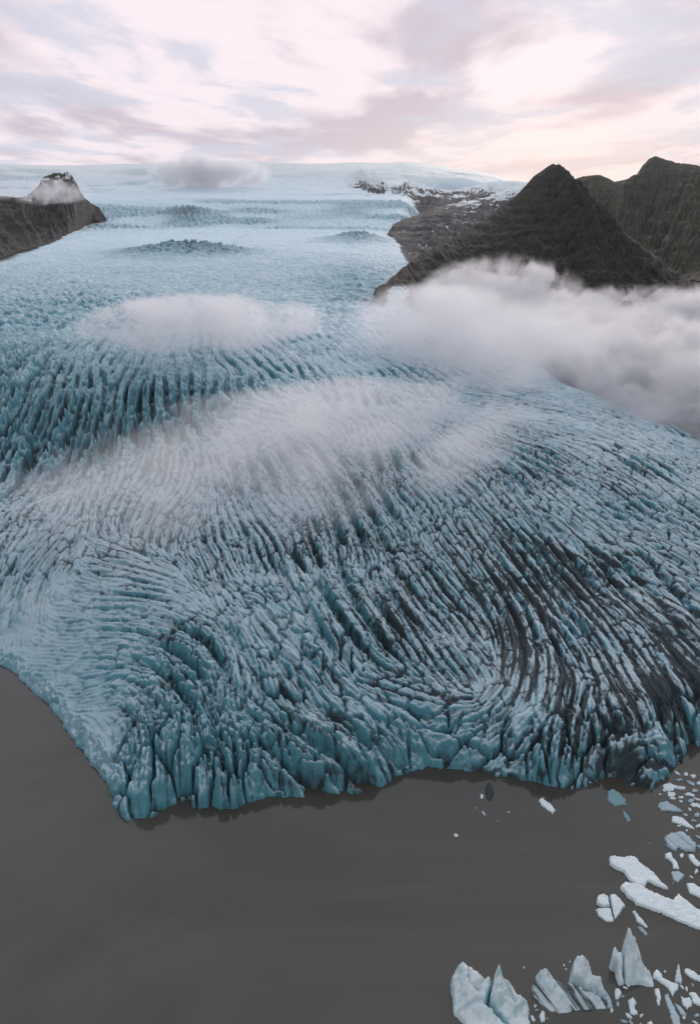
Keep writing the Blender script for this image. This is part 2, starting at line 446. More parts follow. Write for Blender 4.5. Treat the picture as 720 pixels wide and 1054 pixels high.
    df = gmap(un, vn, [(690, 690, 60, 45, 1.25), (640, 790, 90, 28, 1.5), (640, 740, 70, 30, 0.6), (560, 590, 60, 35, 0.75), (530, 650, 45, 60, 0.5),
                       (480, 570, 60, 25, 0.5), (400, 650, 30, 30, 0.55), (410, 705, 70, 14, 0.6), (470, 640, 60, 60, 0.25),
                       (560, 750, 60, 50, 0.5), (590, 690, 60, 50, 0.35), (640, 610, 60, 35, 0.55), (140, 570, 25, 10, 0.55),
                       (270, 740, 50, 60, 0.3), (640, 500, 50, 18, 0.35), (710, 540, 40, 25, 0.3), (330, 560, 60, 25, 0.25),
                       (345, 800, 60, 14, 0.2), (580, 460, 60, 20, 0.15), (520, 500, 50, 22, 0.25), (130, 745, 20, 30, 0.25)]) * (r < 1000)
    dirt_and_cracks = 0.72 * df * (0.55 + 0.8 * n1 + 0.5 * n2 + 0.45 * dd) + df * 0.8 * ((1 - gA) + 0.6 * (1 - gB) + 0.8 * k1 + 0.5 * k2 - 0.5) + 0.42 * swl * (1 - aS) + 0.25 * (1 - fine) + 0.10 * np.clip(n1 + n2 - 0.1, 0, 1) * (r < 1200)
    dirt_and_cracks = dirt_and_cracks + 0.75 * (0.6 * (1 - gA) * np.clip(A_, 0, 2) / 2 + 0.9 * k1 * np.clip(mod2, 0.3, 1.2) + 0.4 * k2 * mod) * wN * smooth(900, 500, r) * (1 - 0.5 * sm)  # darkens crack and groove lines all over the near ice
    dirt_and_cracks = dirt_and_cracks + 0.55 * tro * wN * (1 - gB) + wF * 0.6 * lumpC + 0.9 * lumpA * (k3 + 0.3) + 0.3 * lumpB * (k3 + 0.2) + smooth(1200, 2500, r) * 0.35 * np.clip(fbm(x / 45, y / 600, 91, 3) + 0.1, 0, 1) * smooth(3500, 3000, r)
    dirt_and_cracks = np.clip(dirt_and_cracks, 0, 1)
    fresh = np.clip(gmap(un, vn, [(455, 785, 40, 9, 0.9), (60, 430, 120, 70, 1.0), (180, 400, 80, 45, 0.9), (0, 360, 120, 50, 0.7), (60, 680, 90, 60, 0.4), (240, 750, 80, 70, 0.45), (130, 840, 40, 30, 0.5),
                                  (400, 500, 60, 40, 0.3), (520, 540, 120, 50, 0.35), (300, 810, 100, 20, 0.45), (60, 700, 100, 60, 0.35), (370, 295, 60, 20, 0.6)]) * (r < 2200)
                    + lumpA * 0.9 + lumpB * 0.9 + 0.5 * lumpC + 0.35 * wF * np.clip(fallmask, 0, 1), 0, 1)
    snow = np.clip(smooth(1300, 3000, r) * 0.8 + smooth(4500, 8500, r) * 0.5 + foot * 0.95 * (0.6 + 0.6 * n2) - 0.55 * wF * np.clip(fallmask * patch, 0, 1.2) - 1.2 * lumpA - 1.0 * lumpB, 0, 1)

    me = bpy.data.meshes.new('glacier')
    idx = (np.arange(nr - 1)[:, None] * na + np.arange(na - 1)[None, :])
    zz = z.reshape(nr, na)
    keep = np.maximum(np.maximum(zz[:-1, :-1], zz[1:, :-1]), np.maximum(zz[:-1, 1:], zz[1:, 1:])) > -3.5
    f = idx[keep]
    quads = np.stack([f, f + 1, f + na + 1, f + na], 1)[:, ::-1].astype(np.int32)
    used = np.zeros(nr * na, bool); used[quads.ravel()] = True
    remap = np.cumsum(used) - 1
    quads = remap[quads].astype(np.int32)
    co = np.stack([x, y, z], 1)[used].astype(np.float32)
    me.vertices.add(len(co)); me.vertices.foreach_set('co', co.ravel())
    nq = len(quads)
    me.loops.add(nq * 4); me.loops.foreach_set('vertex_index', quads.ravel())
    me.polygons.add(nq); me.polygons.foreach_set('loop_start', np.arange(0, nq * 4, 4, dtype=np.int32))
    me.polygons.foreach_set('use_smooth', np.ones(nq, bool))
    me.update(calc_edges=True)
    for nm, arr in (('dirt_and_cracks', dirt_and_cracks), ('fresh', fresh), ('snow', snow)):
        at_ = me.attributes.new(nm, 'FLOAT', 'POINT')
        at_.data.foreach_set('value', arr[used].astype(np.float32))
    o = bpy.data.objects.new('glacier', me); C.objects.link(o)
    o['kind'] = 'structure'
    print('glacier quads', nq)
    return o


# ------------------------------------------------------------------ material helpers
def new_mat(name):
    m = bpy.data.materials.new(name); m.use_nodes = True
    nt = m.node_tree
    for n in list(nt.nodes):
        nt.nodes.remove(n)
    return m, nt


class NT:
    def __init__(s, nt):
        s.nt = nt

    def n(s, typ, **kw):
        nd = s.nt.nodes.new(typ)
        for k, v in kw.items():
            if hasattr(nd, k) and k not in ('inputs',):
                setattr(nd, k, v)
        return nd

    def link(s, a, b):
        s.nt.links.new(a, b)

    def val(s, sock, v):
        if hasattr(v, 'is_linked') or hasattr(v, 'links'):
            s.link(v, sock)
        else:
            sock.default_value = v

    def math(s, op, a, b=0.0, c=None, clamp=False):
        nd = s.nt.nodes.new('ShaderNodeMath'); nd.operation = op; nd.use_clamp = clamp
        s.val(nd.inputs[0], a); s.val(nd.inputs[1], b)
        if c is not None:
            s.val(nd.inputs[2], c)
        return nd.outputs[0]

    def mix(s, fac, a, b, blend='MIX'):
        nd = s.nt.nodes.new('ShaderNodeMix'); nd.data_type = 'RGBA'; nd.blend_type = blend
        s.val(nd.inputs['Factor'], fac)
        s.val(nd.inputs[6], a if not isinstance(a, tuple) else (*a, 1.0) if len(a) == 3 else a)
        s.val(nd.inputs[7], b if not isinstance(b, tuple) else (*b, 1.0) if len(b) == 3 else b)
        return nd.outputs[2]

    def ramp(s, fac, lo, hi, a=0.0, b=1.0, smoothstep=True):
        nd = s.nt.nodes.new('ShaderNodeMapRange')
        nd.interpolation_type = 'SMOOTHSTEP' if smoothstep else 'LINEAR'
        nd.clamp = True
        s.val(nd.inputs[0], fac)
        nd.inputs[1].default_value = lo; nd.inputs[2].default_value = hi
        nd.inputs[3].default_value = a; nd.inputs[4].default_value = b
        return nd.outputs[0]

    def noise(s, vec, scale, detail=4.0, rough=0.55, dist=0.0):
        nd = s.nt.nodes.new('ShaderNodeTexNoise')
        if vec is not None:
            s.link(vec, nd.inputs['Vector'])
        nd.inputs['Scale'].default_value = scale; nd.inputs['Detail'].default_value = detail
        nd.inputs['Roughness'].default_value = rough; nd.inputs['Distortion'].default_value = dist
        return nd.outputs['Fac']

    def mapping(s, vec, scale=(1, 1, 1), loc=(0, 0, 0), rot=(0, 0, 0)):
        nd = s.nt.nodes.new('ShaderNodeMapping')
        s.link(vec, nd.inputs[0])
        nd.inputs['Scale'].default_value = scale; nd.inputs['Location'].default_value = loc
        nd.inputs['Rotation'].default_value = rot
        return nd.outputs[0]

    def attr(s, name):
        nd = s.nt.nodes.new('ShaderNodeAttribute'); nd.attribute_name = name
        return nd.outputs['Fac']

    def bump(s, height, strength, dist):
        nd = s.nt.nodes.new('ShaderNodeBump')
        nd.inputs['Strength'].default_value = strength; nd.inputs['Distance'].default_value = dist
        s.link(height, nd.inputs['Height'])
        return nd.outputs[0]

    def surface(s, color, rough=0.6, normal=None, spec=0.3):
        b = s.nt.nodes.new('ShaderNodeBsdfPrincipled')
        s.val(b.inputs['Base Color'], color if not isinstance(color, tuple) else (*color, 1))
        s.val(b.inputs['Roughness'], rough)
        b.inputs['Specular IOR Level'].default_value = spec
        if normal is not None:
            s.link(normal, b.inputs['Normal'])
        o = s.nt.nodes.new('ShaderNodeOutputMaterial')
        s.link(b.outputs[0], o.inputs['Surface'])
        return b


def glacier_mat():
    m, nt = new_mat('glacier_ice'); t = NT(nt)
    geo = t.n('ShaderNodeNewGeometry')
    sep = t.n('ShaderNodeSeparateXYZ'); t.link(geo.outputs['Normal'], sep.inputs[0])
    flat = t.ramp(sep.outputs['Z'], 0.35, 0.92)
    pos = geo.outputs['Position']
    n1 = t.noise(pos, 0.06, 5, 0.6)
    n2 = t.noise(pos, 0.9, 4, 0.6)
    blue = t.mix(n1, (0.08, 0.265, 0.33), (0.17, 0.41, 0.49))
    crust = t.mix(n1, (0.45, 0.59, 0.68), (0.66, 0.75, 0.82))
    n5 = t.noise(pos, 0.045, 6, 0.68)
    n6 = t.noise(pos, 0.11, 6, 0.7, 0.5)
    n7 = t.noise(pos, 2.3, 5, 0.75)
    crust = t.mix(t.math('MULTIPLY', t.ramp(n6, 0.52, 0.68), 0.40), crust, (0.26, 0.33, 0.37))
    crust = t.mix(t.math('MULTIPLY', t.ramp(n5, 0.50, 0.66), 0.60), crust, (0.70, 0.76, 0.80))
    crust = t.mix(t.math('MULTIPLY', t.ramp(n7, 0.52, 0.72), 0.28), crust, (0.22, 0.31, 0.36))
    fresh = t.attr('fresh'); snow = t.attr('snow'); dirt_and_cracks = t.attr('dirt_and_cracks')
    f2 = t.math('MULTIPLY', flat, t.math('SUBTRACT', 1.0, t.math('MULTIPLY', fresh, 0.45)))
    f3 = t.math('MAXIMUM', f2, t.math('MULTIPLY', snow, 0.75))
    spz = t.n('ShaderNodeSeparateXYZ'); t.link(pos, spz.inputs[0])
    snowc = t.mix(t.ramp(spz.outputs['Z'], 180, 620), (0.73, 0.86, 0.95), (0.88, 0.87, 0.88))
    col = t.mix(f3, blue, crust)
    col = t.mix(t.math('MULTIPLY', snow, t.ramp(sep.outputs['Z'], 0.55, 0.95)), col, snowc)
    dn = t.math('ADD', dirt_and_cracks, t.math('MULTIPLY', t.math('SUBTRACT', n2, 0.5), 0.55))
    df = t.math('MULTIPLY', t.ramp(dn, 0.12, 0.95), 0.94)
    df = t.math('MULTIPLY', df, t.ramp(dirt_and_cracks, 0.0, 0.12))
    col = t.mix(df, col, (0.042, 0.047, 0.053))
    hb = t.math('ADD', t.noise(pos, 1.6, 5, 0.65), t.math('MULTIPLY', t.noise(pos, 0.25, 3, 0.6), 1.4))
    t.surface(col, 0.65, t.bump(hb, 0.9, 0.8), 0.2)
    return m


glacier = build_glacier()
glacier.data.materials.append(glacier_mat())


# ------------------------------------------------------------------ generic mesh from grid
def grid_mesh(name, P, smooth_=True, attrs=None):
    ny, nx = P.shape[:2]
    idx = (np.arange(ny - 1)[:, None] * nx + np.arange(nx - 1)[None, :]).ravel()
    q = np.stack([idx, idx + 1, idx + nx + 1, idx + nx], 1).astype(np.int32)
    me = bpy.data.meshes.new(name)
    co = P.reshape(-1, 3).astype(np.float32)
    me.vertices.add(len(co)); me.vertices.foreach_set('co', co.ravel())
    me.loops.add(len(q) * 4); me.loops.foreach_set('vertex_index', q.ravel())
    me.polygons.add(len(q)); me.polygons.foreach_set('loop_start', np.arange(0, len(q) * 4, 4, dtype=np.int32))
    me.polygons.foreach_set('use_smooth', np.full(len(q), smooth_, bool))
    me.update(calc_edges=True)
    for k, a in (attrs or {}).items():
        at_ = me.attributes.new(k, 'FLOAT', 'POINT'); at_.data.foreach_set('value', a.ravel().astype(np.float32))
    o = bpy.data.objects.new(name, me); C.objects.link(o)
    return o


# ------------------------------------------------------------------ lake and ground
def water_mat():
    m, nt = new_mat('silty_lake_water'); t = NT(nt)
    geo = t.n('ShaderNodeNewGeometry'); pos = geo.outputs['Position']
    n = t.noise(t.mapping(pos, (0.7, 1.3, 1)), 0.012, 6, 0.6, 1.5)
    col = t.mix(t.ramp(n, 0.3, 0.7), (0.056, 0.046, 0.038), (0.082, 0.066, 0.053))
    ripple = t.math('ADD', t.noise(pos, 1.1, 3, 0.6), t.math('MULTIPLY', t.noise(pos, 0.2, 2, 0.5), 1.0))
    t.surface(col, 0.07, t.bump(ripple, 0.06, 0.12), 0.5)
    return m


water = grid_mesh('water', np.array([[[-9000, -600, 0], [9000, -600, 0]], [[-9000, 16000, 0], [9000, 16000, 0]]], float))
water.data.materials.append(water_mat()); water['kind'] = 'structure'


def rock_mat(name, dark, mid, green, greenamt, snowamt=0.0, snowz=(0, 1), scale=0.02, strata=0.08):
    m, nt = new_mat(name); t = NT(nt)
    geo = t.n('ShaderNodeNewGeometry'); pos = geo.outputs['Position']
    sep = t.n('ShaderNodeSeparateXYZ'); t.link(geo.outputs['Normal'], sep.inputs[0])
    sp_ = t.n('ShaderNodeSeparateXYZ'); t.link(pos, sp_.inputs[0])
    n1 = t.noise(pos, scale, 6, 0.65)
    lay = t.noise(t.mapping(pos, (0.15, 0.15, 1.0)), strata, 4, 0.6)
    col = t.mix(t.ramp(t.math('ADD', n1, t.math('MULTIPLY', t.math('SUBTRACT', t.noise(pos, scale * 9, 5, 0.7), 0.5), 0.6)), 0.38, 0.62), dark, mid)
    col = t.mix(t.math('MULTIPLY', t.ramp(lay, 0.5, 0.6), 0.55), col, tuple(c * 1.7 for c in mid))
    g = t.math('MULTIPLY', t.ramp(t.noise(pos, scale * 0.7, 6, 0.65), 0.42, 0.62), t.ramp(sep.outputs['Z'], 0.3, 0.75))
    col = t.mix(t.math('MULTIPLY', g, greenamt), col, green)
    if snowamt > 0:
        sn = t.noise(t.mapping(pos, (1, 0.6, 1.6)), scale * 1.0, 7, 0.62)
        hgt = t.ramp(sp_.outputs['Z'], snowz[0], snowz[1])
        s = t.math('ADD', t.math('ADD', sn, t.math('MULTIPLY', hgt, 0.5)), t.math('MULTIPLY', sep.outputs['Z'], 0.25))
        col = t.mix(t.ramp(s, 1.0 - 0.35 * snowamt, 1.04 - 0.35 * snowamt), col, (0.82, 0.84, 0.88))
    t.surface(col, 0.9, t.bump(t.noise(pos, scale * 6, 6, 0.7), 0.8, 4.0), 0.2)
    return m


def build_ground():
    rs = np.geomspace(260, 15000, 140); az = np.radians(np.linspace(-80, 80, 220))
    R, A = np.meshgrid(rs, az, indexing='ij'); x = R * np.sin(A); y = R * np.cos(A)
    dm = poly_dist(x, y, margin); im = inside(x, y, margin_poly)
    dm = np.where(im, dm, -dm)
    z = -7 + smooth(-90, -20, dm) * 14 * smooth(380, 520, R) + 3 * fbm(x / 60, y / 60, 4, 4) * smooth(-90, -20, dm)
    o = grid_mesh('ground', np.stack([x, y, z], 2))
    o.data.materials.append(rock_mat('moraine_ground', (0.035, 0.032, 0.03), (0.06, 0.055, 0.05), (0.04, 0.05, 0.025), 0.4))
    o['kind'] = 'structure'


build_ground()


# ------------------------------------------------------------------ mountains
def mountain(name, ridge, foot, back, seed, gully=0.10, strat=(30, 0.5), nx=420, ny=220, k=1.0, rough=1.0, jag=6.0):
    """ridge: (u, v, range) down the skyline; foot: (u, z, range) at the near side"""
    rp = np.array([at_y(u, v, d) for u, v, d in ridge]); fp = []
    for u, z, d in foot:
        fp.append(np.array([(u - CX) / F * d / ((cp + 0.27 * sp)), d, z]))
    fp = np.array(fp)
    s = np.linspace(0, 1, nx)

    def along(P):
        L = np.concatenate([[0], np.cumsum(np.linalg.norm(np.diff(P, axis=0), axis=1))]); L /= L[-1]
        return np.stack([np.interp(s, L, P[:, i]) for i in range(3)], 1), L
    Rr, _ = along(rp); Ff, _ = along(fp)
    Ls = np.linalg.norm(rp[-1] - rp[0])
    jn = fbm(s * Ls / 110, s * 0 + seed, seed, 6, 0.7)
    Rr[:, 2] += jag * (jn + 0.5 * fbm(s * Ls / 28, s * 0 + seed, seed + 70, 4, 0.7))
    nb = ny // 4
    P = np.zeros((ny + nb, nx, 3))
    tt = np.linspace(0, 1, ny)
    for j, t in enumerate(tt):
        P[j] = Ff + (Rr - Ff) * t
        P[j, :, 2] = Ff[:, 2] + (Rr[:, 2] - Ff[:, 2]) * t ** k
    for j in range(nb):
        t = (j + 1) / nb
        P[ny + j] = Rr; P[ny + j, :, 1] += back * t; P[ny + j, :, 2] -= (Rr[:, 2] + 20) * t ** 0.9
    T = np.concatenate([tt, np.ones(nb)])[:, None] * np.ones((1, nx))
    T2 = np.concatenate([tt, 1 - np.linspace(0, 1, nb + 1)[1:]])[:, None] * np.ones((1, nx))
    S = np.ones((ny + nb, 1)) * s[None, :] * Ls
    hgt = np.maximum(Rr[:, 2] - Ff[:, 2], 30)[None, :]
    wx = S + 60 * fbm(S / 200, T2 * hgt / 120, seed + 9, 3)
    g = ridged(wx / (0.42 * hgt.max()), T2 * 0.9 + 3.1, seed, 5, 0.55) - 0.45
    g2 = ridged(wx / (0.10 * hgt.max()), T2 * 2.5, seed + 40, 4, 0.6) - 0.45
    nz = fbm(P[:, :, 0] / 45, P[:, :, 2] / 45 + P[:, :, 1] / 60, seed + 3, 5, 0.6)
    P_end = np.clip(np.minimum(s, 1 - s) / 0.06, 0, 1)[None, :]
    wgt = P_end * (np.sin(np.clip(T2, 0, 1) * math.pi) ** 0.7) * 0.9 + 0.05
    dz = hgt * gully * (g * 1.0 + 0.7 * g2) * wgt * 2 + hgt * 0.05 * rough * nz * wgt
    P[:, :, 2] += dz
    # ledges
    z = P[:, :, 2]; per, amt = strat
    ph = z / per + 0.8 * fbm(P[:, :, 0] / 260, P[:, :, 1] / 260, seed + 6, 3)
    P[:, :, 2] -= amt * per * np.sin(2 * math.pi * ph) / (2 * math.pi) * wgt
    o = grid_mesh(name, P)
    o['kind'] = 'structure'
    return o


DARK, MID, GRN = (0.007, 0.005, 0.005), (0.032, 0.024, 0.021), (0.032, 0.034, 0.014)
pyr = mountain('mountain', [(386, 299, 1160), (400, 287, 1450), (430, 264, 1800), (470, 241, 2150), (500, 225, 2400), (530, 202, 2650), (548, 182, 2780),
                            (558, 175, 2840), (568, 170.5, 2880), (576, 175, 2880), (586, 183, 2860), (600, 197, 2800), (622, 220, 2700), (640, 238, 2600), (672, 262, 2450), (705, 292, 2250), (735, 318, 2050)],
               [(386, 68, 1155), (405, 40, 1100), (430, 10, 1130), (520, 8, 1250), (600, 8, 1400), (680, 8, 1600), (745, 8, 1900)], 700, 3,
               gully=0.13, strat=(22, 0.5), jag=7, rough=2.6, nx=560, ny=320)
pyr.data.materials.append(rock_mat('dark_basalt_slope', DARK, MID, GRN, 0.55, scale=0.02))

rid = mountain('mountain_ridge', [(540, 200, 5000), (585, 187, 5000), (600, 181.5, 5000), (616, 180, 5000), (622, 182, 5000), (632, 187, 5000), (645, 184, 5000), (656, 180, 5000), (661, 170, 5000), (667, 164, 5000), (674, 160.5, 5000),
                                  (682, 163, 5000), (695, 167, 5000), (706, 168, 5000), (720, 171, 5000), (760, 160, 4900), (820, 170, 4700), (900, 190, 4400)],
               [(530, 60, 3700), (600, 40, 3400), (640, 20, 2900), (690, 10, 2250), (780, 10, 1900), (920, 10, 1800)], 900, 23,
               gully=0.16, strat=(45, 0.8), jag=5, k=1.25, rough=2.0)
rid.data.materials.append(rock_mat('green_mountain_slope', (0.026, 0.022, 0.018), (0.05, 0.042, 0.032), (0.060, 0.064, 0.023), 0.95, snowamt=0.0, snowz=(250, 620), scale=0.010, strata=0.04))

lef = mountain('mountain_spur', [(-160, 196, 3000), (-60, 200, 3050), (0, 201, 3100), (18, 203, 3150), (28, 202, 3300), (40, 191, 3500), (45, 183, 3600), (52, 180, 3640), (58, 176, 3660), (64, 177.5, 3690), (70, 177, 3700), (76, 184, 3720), (79, 194, 3750), (86, 203, 3800), (94, 210, 3900), (102, 214, 4000), (108, 228, 4300)],
               [(-180, 60, 1500), (-60, 72, 1640), (0, 82, 1780), (30, 88, 2100), (60, 91, 2550), (90, 98, 3500), (108, 103, 4400)], 500, 43,
               gully=0.13, strat=(30, 0.7), jag=8, rough=2.4)
lef.data.materials.append(rock_mat('brown_mountain_spur', (0.012, 0.010, 0.011), (0.050, 0.040, 0.035), (0.036, 0.036, 0.018), 0.7, snowamt=0.22, snowz=(150, 500), scale=0.022))

mid = mountain('hillside', [(399, 240, 3160), (405, 230, 3600), (414, 226, 4000), (430, 221, 4400), (450, 213, 4700), (470, 209, 5000), (500, 203, 5400), (530, 192, 5800), (545, 188, 5900), (600, 190, 5900), (660, 200, 5900)],
               [(398, 92, 3150), (410, 82, 2500), (420, 72, 1900), (428, 50, 1720), (480, 40, 2000), (560, 40, 2500), (670, 40, 3000)], 900, 63,
               gully=0.05, strat=(34, 0.7), jag=6, k=1.1, rough=2.5)
mid.data.materials.append(rock_mat('grey_hillside', (0.060, 0.053, 0.058), (0.105, 0.092, 0.096), (0.08, 0.08, 0.06), 0.3, snowamt=0.40, snowz=(150, 420), scale=0.012))

sno = mountain('snowy_mountain', [(352, 186, 7300), (362, 177, 7400), (372, 173, 7600), (388, 175, 7700), (404, 184, 7700), (418, 180, 7700), (424, 179.5, 7600), (438, 188, 7500), (450, 195, 7300), (468, 196, 7200), (490, 190, 7200), (510, 186, 7300), (530, 186, 7400), (560, 190, 7400), (620, 200, 7400)],
               [(366, 300, 6300), (394, 200, 5400), (404, 120, 4600), (430, 110, 4400), (470, 150, 4900), (540, 200, 5600), (630, 250, 6200)], 1200, 83,
               gully=0.13, strat=(60, 0.3), jag=10)
sno.data.materials.append(rock_mat('snow_streaked_rock', (0.04, 0.036, 0.042), (0.08, 0.072, 0.078), (0.08, 0.08, 0.07), 0.2, snowamt=0.30, snowz=(100, 600), scale=0.0045))


# ------------------------------------------------------------------ floating ice
def ice_mat(name, top, wall, stripe=0.0, crack=0.3, dirtamt=0.1):
    m, nt = new_mat(name); t = NT(nt)
    geo = t.n('ShaderNodeNewGeometry'); pos = geo.outputs['Position']
    tc = t.n('ShaderNodeTexCoord')
    sep = t.n('ShaderNodeSeparateXYZ'); t.link(geo.outputs['Normal'], sep.inputs[0])
    n = t.noise(pos, 0.5, 6, 0.65)
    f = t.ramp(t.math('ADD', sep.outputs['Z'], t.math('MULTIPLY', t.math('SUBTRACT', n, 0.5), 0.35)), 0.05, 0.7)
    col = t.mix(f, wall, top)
    if stripe > 0:
        so_ = t.n('ShaderNodeSeparateXYZ'); t.link(tc.outputs['Object'], so_.inputs[0])
        across = t.math('ADD', so_.outputs['X'], t.math('MULTIPLY', t.math('ADD', so_.outputs['Y'], so_.outputs['Z']), 0.55))
        cb = t.n('ShaderNodeCombineXYZ'); t.link(t.math('MULTIPLY', across, 0.62), cb.inputs[0])
        t.link(t.math('MULTIPLY', so_.outputs['Y'], 0.07), cb.inputs[1]); t.link(t.math('MULTIPLY', so_.outputs['Z'], 0.09), cb.inputs[2])
        st = t.noise(cb.outputs[0], 1.0, 4, 0.6, 0.2)
        col = t.mix(t.math('MULTIPLY', t.ramp(st, 0.50, 0.60), stripe), col, (0.03, 0.035, 0.042))
    d = t.noise(pos, 0.9, 6, 0.7)
    col = t.mix(t.math('MULTIPLY', t.ramp(d, 0.58, 0.75), dirtamt), col, (0.10, 0.12, 0.14))
    t.surface(col, 0.45, t.bump(t.math('ADD', t.noise(pos, 2.2, 6, 0.7), t.noise(pos, 0.6, 4, 0.6)), 0.7, 0.25), 0.4)
    return m


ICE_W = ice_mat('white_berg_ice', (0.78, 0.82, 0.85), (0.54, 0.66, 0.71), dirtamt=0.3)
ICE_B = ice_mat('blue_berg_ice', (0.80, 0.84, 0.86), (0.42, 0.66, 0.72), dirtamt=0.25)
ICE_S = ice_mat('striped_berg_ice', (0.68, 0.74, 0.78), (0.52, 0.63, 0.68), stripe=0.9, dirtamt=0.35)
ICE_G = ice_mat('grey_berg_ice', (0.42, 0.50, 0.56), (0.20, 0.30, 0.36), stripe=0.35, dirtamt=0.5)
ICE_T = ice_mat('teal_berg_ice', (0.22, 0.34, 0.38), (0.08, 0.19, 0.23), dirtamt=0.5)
ICE_D = ice_mat('dirty_berg_ice', (0.025, 0.032, 0.038), (0.02, 0.025, 0.03), dirtamt=0.4)


def berg(name, outline, inner=(), cracks=(), cell=0.22, edge=0.5, rough=0.3, seed=1, mat=ICE_W, wave=0.0, facets=0.0):
    """outline and inner points are (u, v, z): where they show in the photo and how high above the water they stand"""
    P = np.array([at(u, v, z) for u, v, z in outline])
    Q = np.array([at(u, v, z) for u, v, z in list(outline) + list(inner)])
    cxy = P[:, :2].mean(0)
    lo = P[:, :2].min(0) - 1.0; hi = P[:, :2].max(0) + 1.0
    X, Y = np.meshgrid(np.arange(lo[0], hi[0], cell), np.arange(lo[1], hi[1], cell))
    wx = X + 2.0 * rough * fbm(X / 1.5, Y / 1.3, seed + 1, 4, 0.65); wy = Y + 2.0 * rough * fbm(X / 1.5 + 7, Y / 1.3, seed + 2, 4, 0.65)
    ring = [tuple(p[:2]) for p in P]
    d = poly_dist(wx, wy, ring + ring[:1]); d = np.where(inside(wx, wy, ring), d, -d)
    from mathutils.geometry import delaunay_2d_cdt
    from mathutils import Vector as V2
    vo, _, fo, ov, _, _ = delaunay_2d_cdt([V2((float(q[0]), float(q[1]))) for q in Q], [], [], 0, 1e-4)
    z = np.full(X.shape, 0.3)
    jx = X + 0.25 * fbm(X / 2, Y / 2, seed + 21, 2); jy = Y + 0.25 * fbm(X / 2 + 5, Y / 2, seed + 22, 2)
    for tri in fo:
        (ax, ay), (bx, by), (cx_, cy_) = [vo[i] for i in tri]
        za, zb_, zc_ = [Q[ov[i][0]][2] for i in tri]
        den = (by - cy_) * (ax - cx_) + (cx_ - bx) * (ay - cy_)
        if abs(den) < 1e-9:
            continue
        l1 = ((by - cy_) * (jx - cx_) + (cx_ - bx) * (jy - cy_)) / den
        l2 = ((cy_ - ay) * (jx - cx_) + (ax - cx_) * (jy - cy_)) / den
        l3 = 1 - l1 - l2
        m_ = (l1 >= -1e-3) & (l2 >= -1e-3) & (l3 >= -1e-3)
        z = np.where(m_, l1 * za + l2 * zb_ + l3 * zc_, z)
    sc = max(0.2, min(1.0, z.max() / 3.0))
    z = z + rough * sc * (0.7 * (ridged(X / 4.2, Y / 4.2, seed + 3, 4) - 0.5) + 0.9 * fbm(X / 1.2, Y / 1.2, seed + 4, 4))
    big_ = smooth(1.5, 4.0, z)
    cr = np.abs(fbm((X + 0.6 * Y) / 5.5, (Y - 0.6 * X) / 2.6, seed + 31, 3))
    z = z - (0.25 * sc + 0.55 * big_) * np.exp(-(cr / 0.035) ** 2)
    z = z + 0.16 * (0.4 + big_) * fbm(X / 0.5, Y / 0.5, seed + 33, 2)
    if facets > 0:
        z = z - facets * (1 - ridged(X / 4.5, Y / 4.5, seed + 8, 3))
    for (pts, dep, wd) in cracks:
        pl = [tuple(at(u, v, zz)[:2]) for u, v, zz in pts]
        z = z - dep * 1.6 * np.exp(-(poly_dist(wx, wy, pl) / (1.35 * wd)) ** 2)
    z = np.maximum(z, 0.18)
    e = np.clip(d / edge, 0, 1)
    z = z * (1 - (1 - e) ** 2.2) - 0.5 * (d < 0)
    zz = np.where(d < -1.5 * cell, -1.0, np.where(d < 0, -0.5, z))
    k = (d > -1.6 * cell)
    ny, nx = X.shape
    idx = (np.arange(ny - 1)[:, None] * nx + np.arange(nx - 1)[None, :])
    keep = k[:-1, :-1] & k[1:, :-1] & k[:-1, 1:] & k[1:, 1:]
    f = idx[keep]
    quads = np.stack([f, f + 1, f + nx + 1, f + nx], 1)
    used = np.zeros(nx * ny, bool); used[quads.ravel()] = True
    rm = np.cumsum(used) - 1
    co = np.stack([X.ravel() - cxy[0], Y.ravel() - cxy[1], zz.ravel()], 1)[used].astype(np.float32)
    quads = rm[quads].astype(np.int32)
    me = bpy.data.meshes.new(name)
    me.vertices.add(len(co)); me.vertices.foreach_set('co', co.ravel())
    me.loops.add(len(quads) * 4); me.loops.foreach_set('vertex_index', quads.ravel())
    me.polygons.add(len(quads)); me.polygons.foreach_set('loop_start', np.arange(0, len(quads) * 4, 4, dtype=np.int32))
    me.polygons.foreach_set('use_smooth', np.full(len(quads), facets == 0, bool))
    me.update(calc_edges=True)
    me.materials.append(mat)
    o = bpy.data.objects.new(name, me); C.objects.link(o)
    o.location = (cxy[0], cxy[1], 0)
    return o


def tag(o, label, cat, group=None):
    o['label'] = label; o['category'] = cat
    if group:
        o['group'] = group
    return o


# the four big bergs at the lower right
def whole(name, parts):
    """a berg whose pieces look different: an Empty at the water line carrying each piece"""
    c = sum((np.array(p.location) for p in parts), np.zeros(3)) / len(parts)
    e = bpy.data.objects.new(name, None); C.objects.link(e); e.location = (c[0], c[1], 0); e.empty_display_size = 2
    for p in parts:
        p.parent = e; p.location = (p.location[0] - c[0], p.location[1] - c[1], 0)
    return e


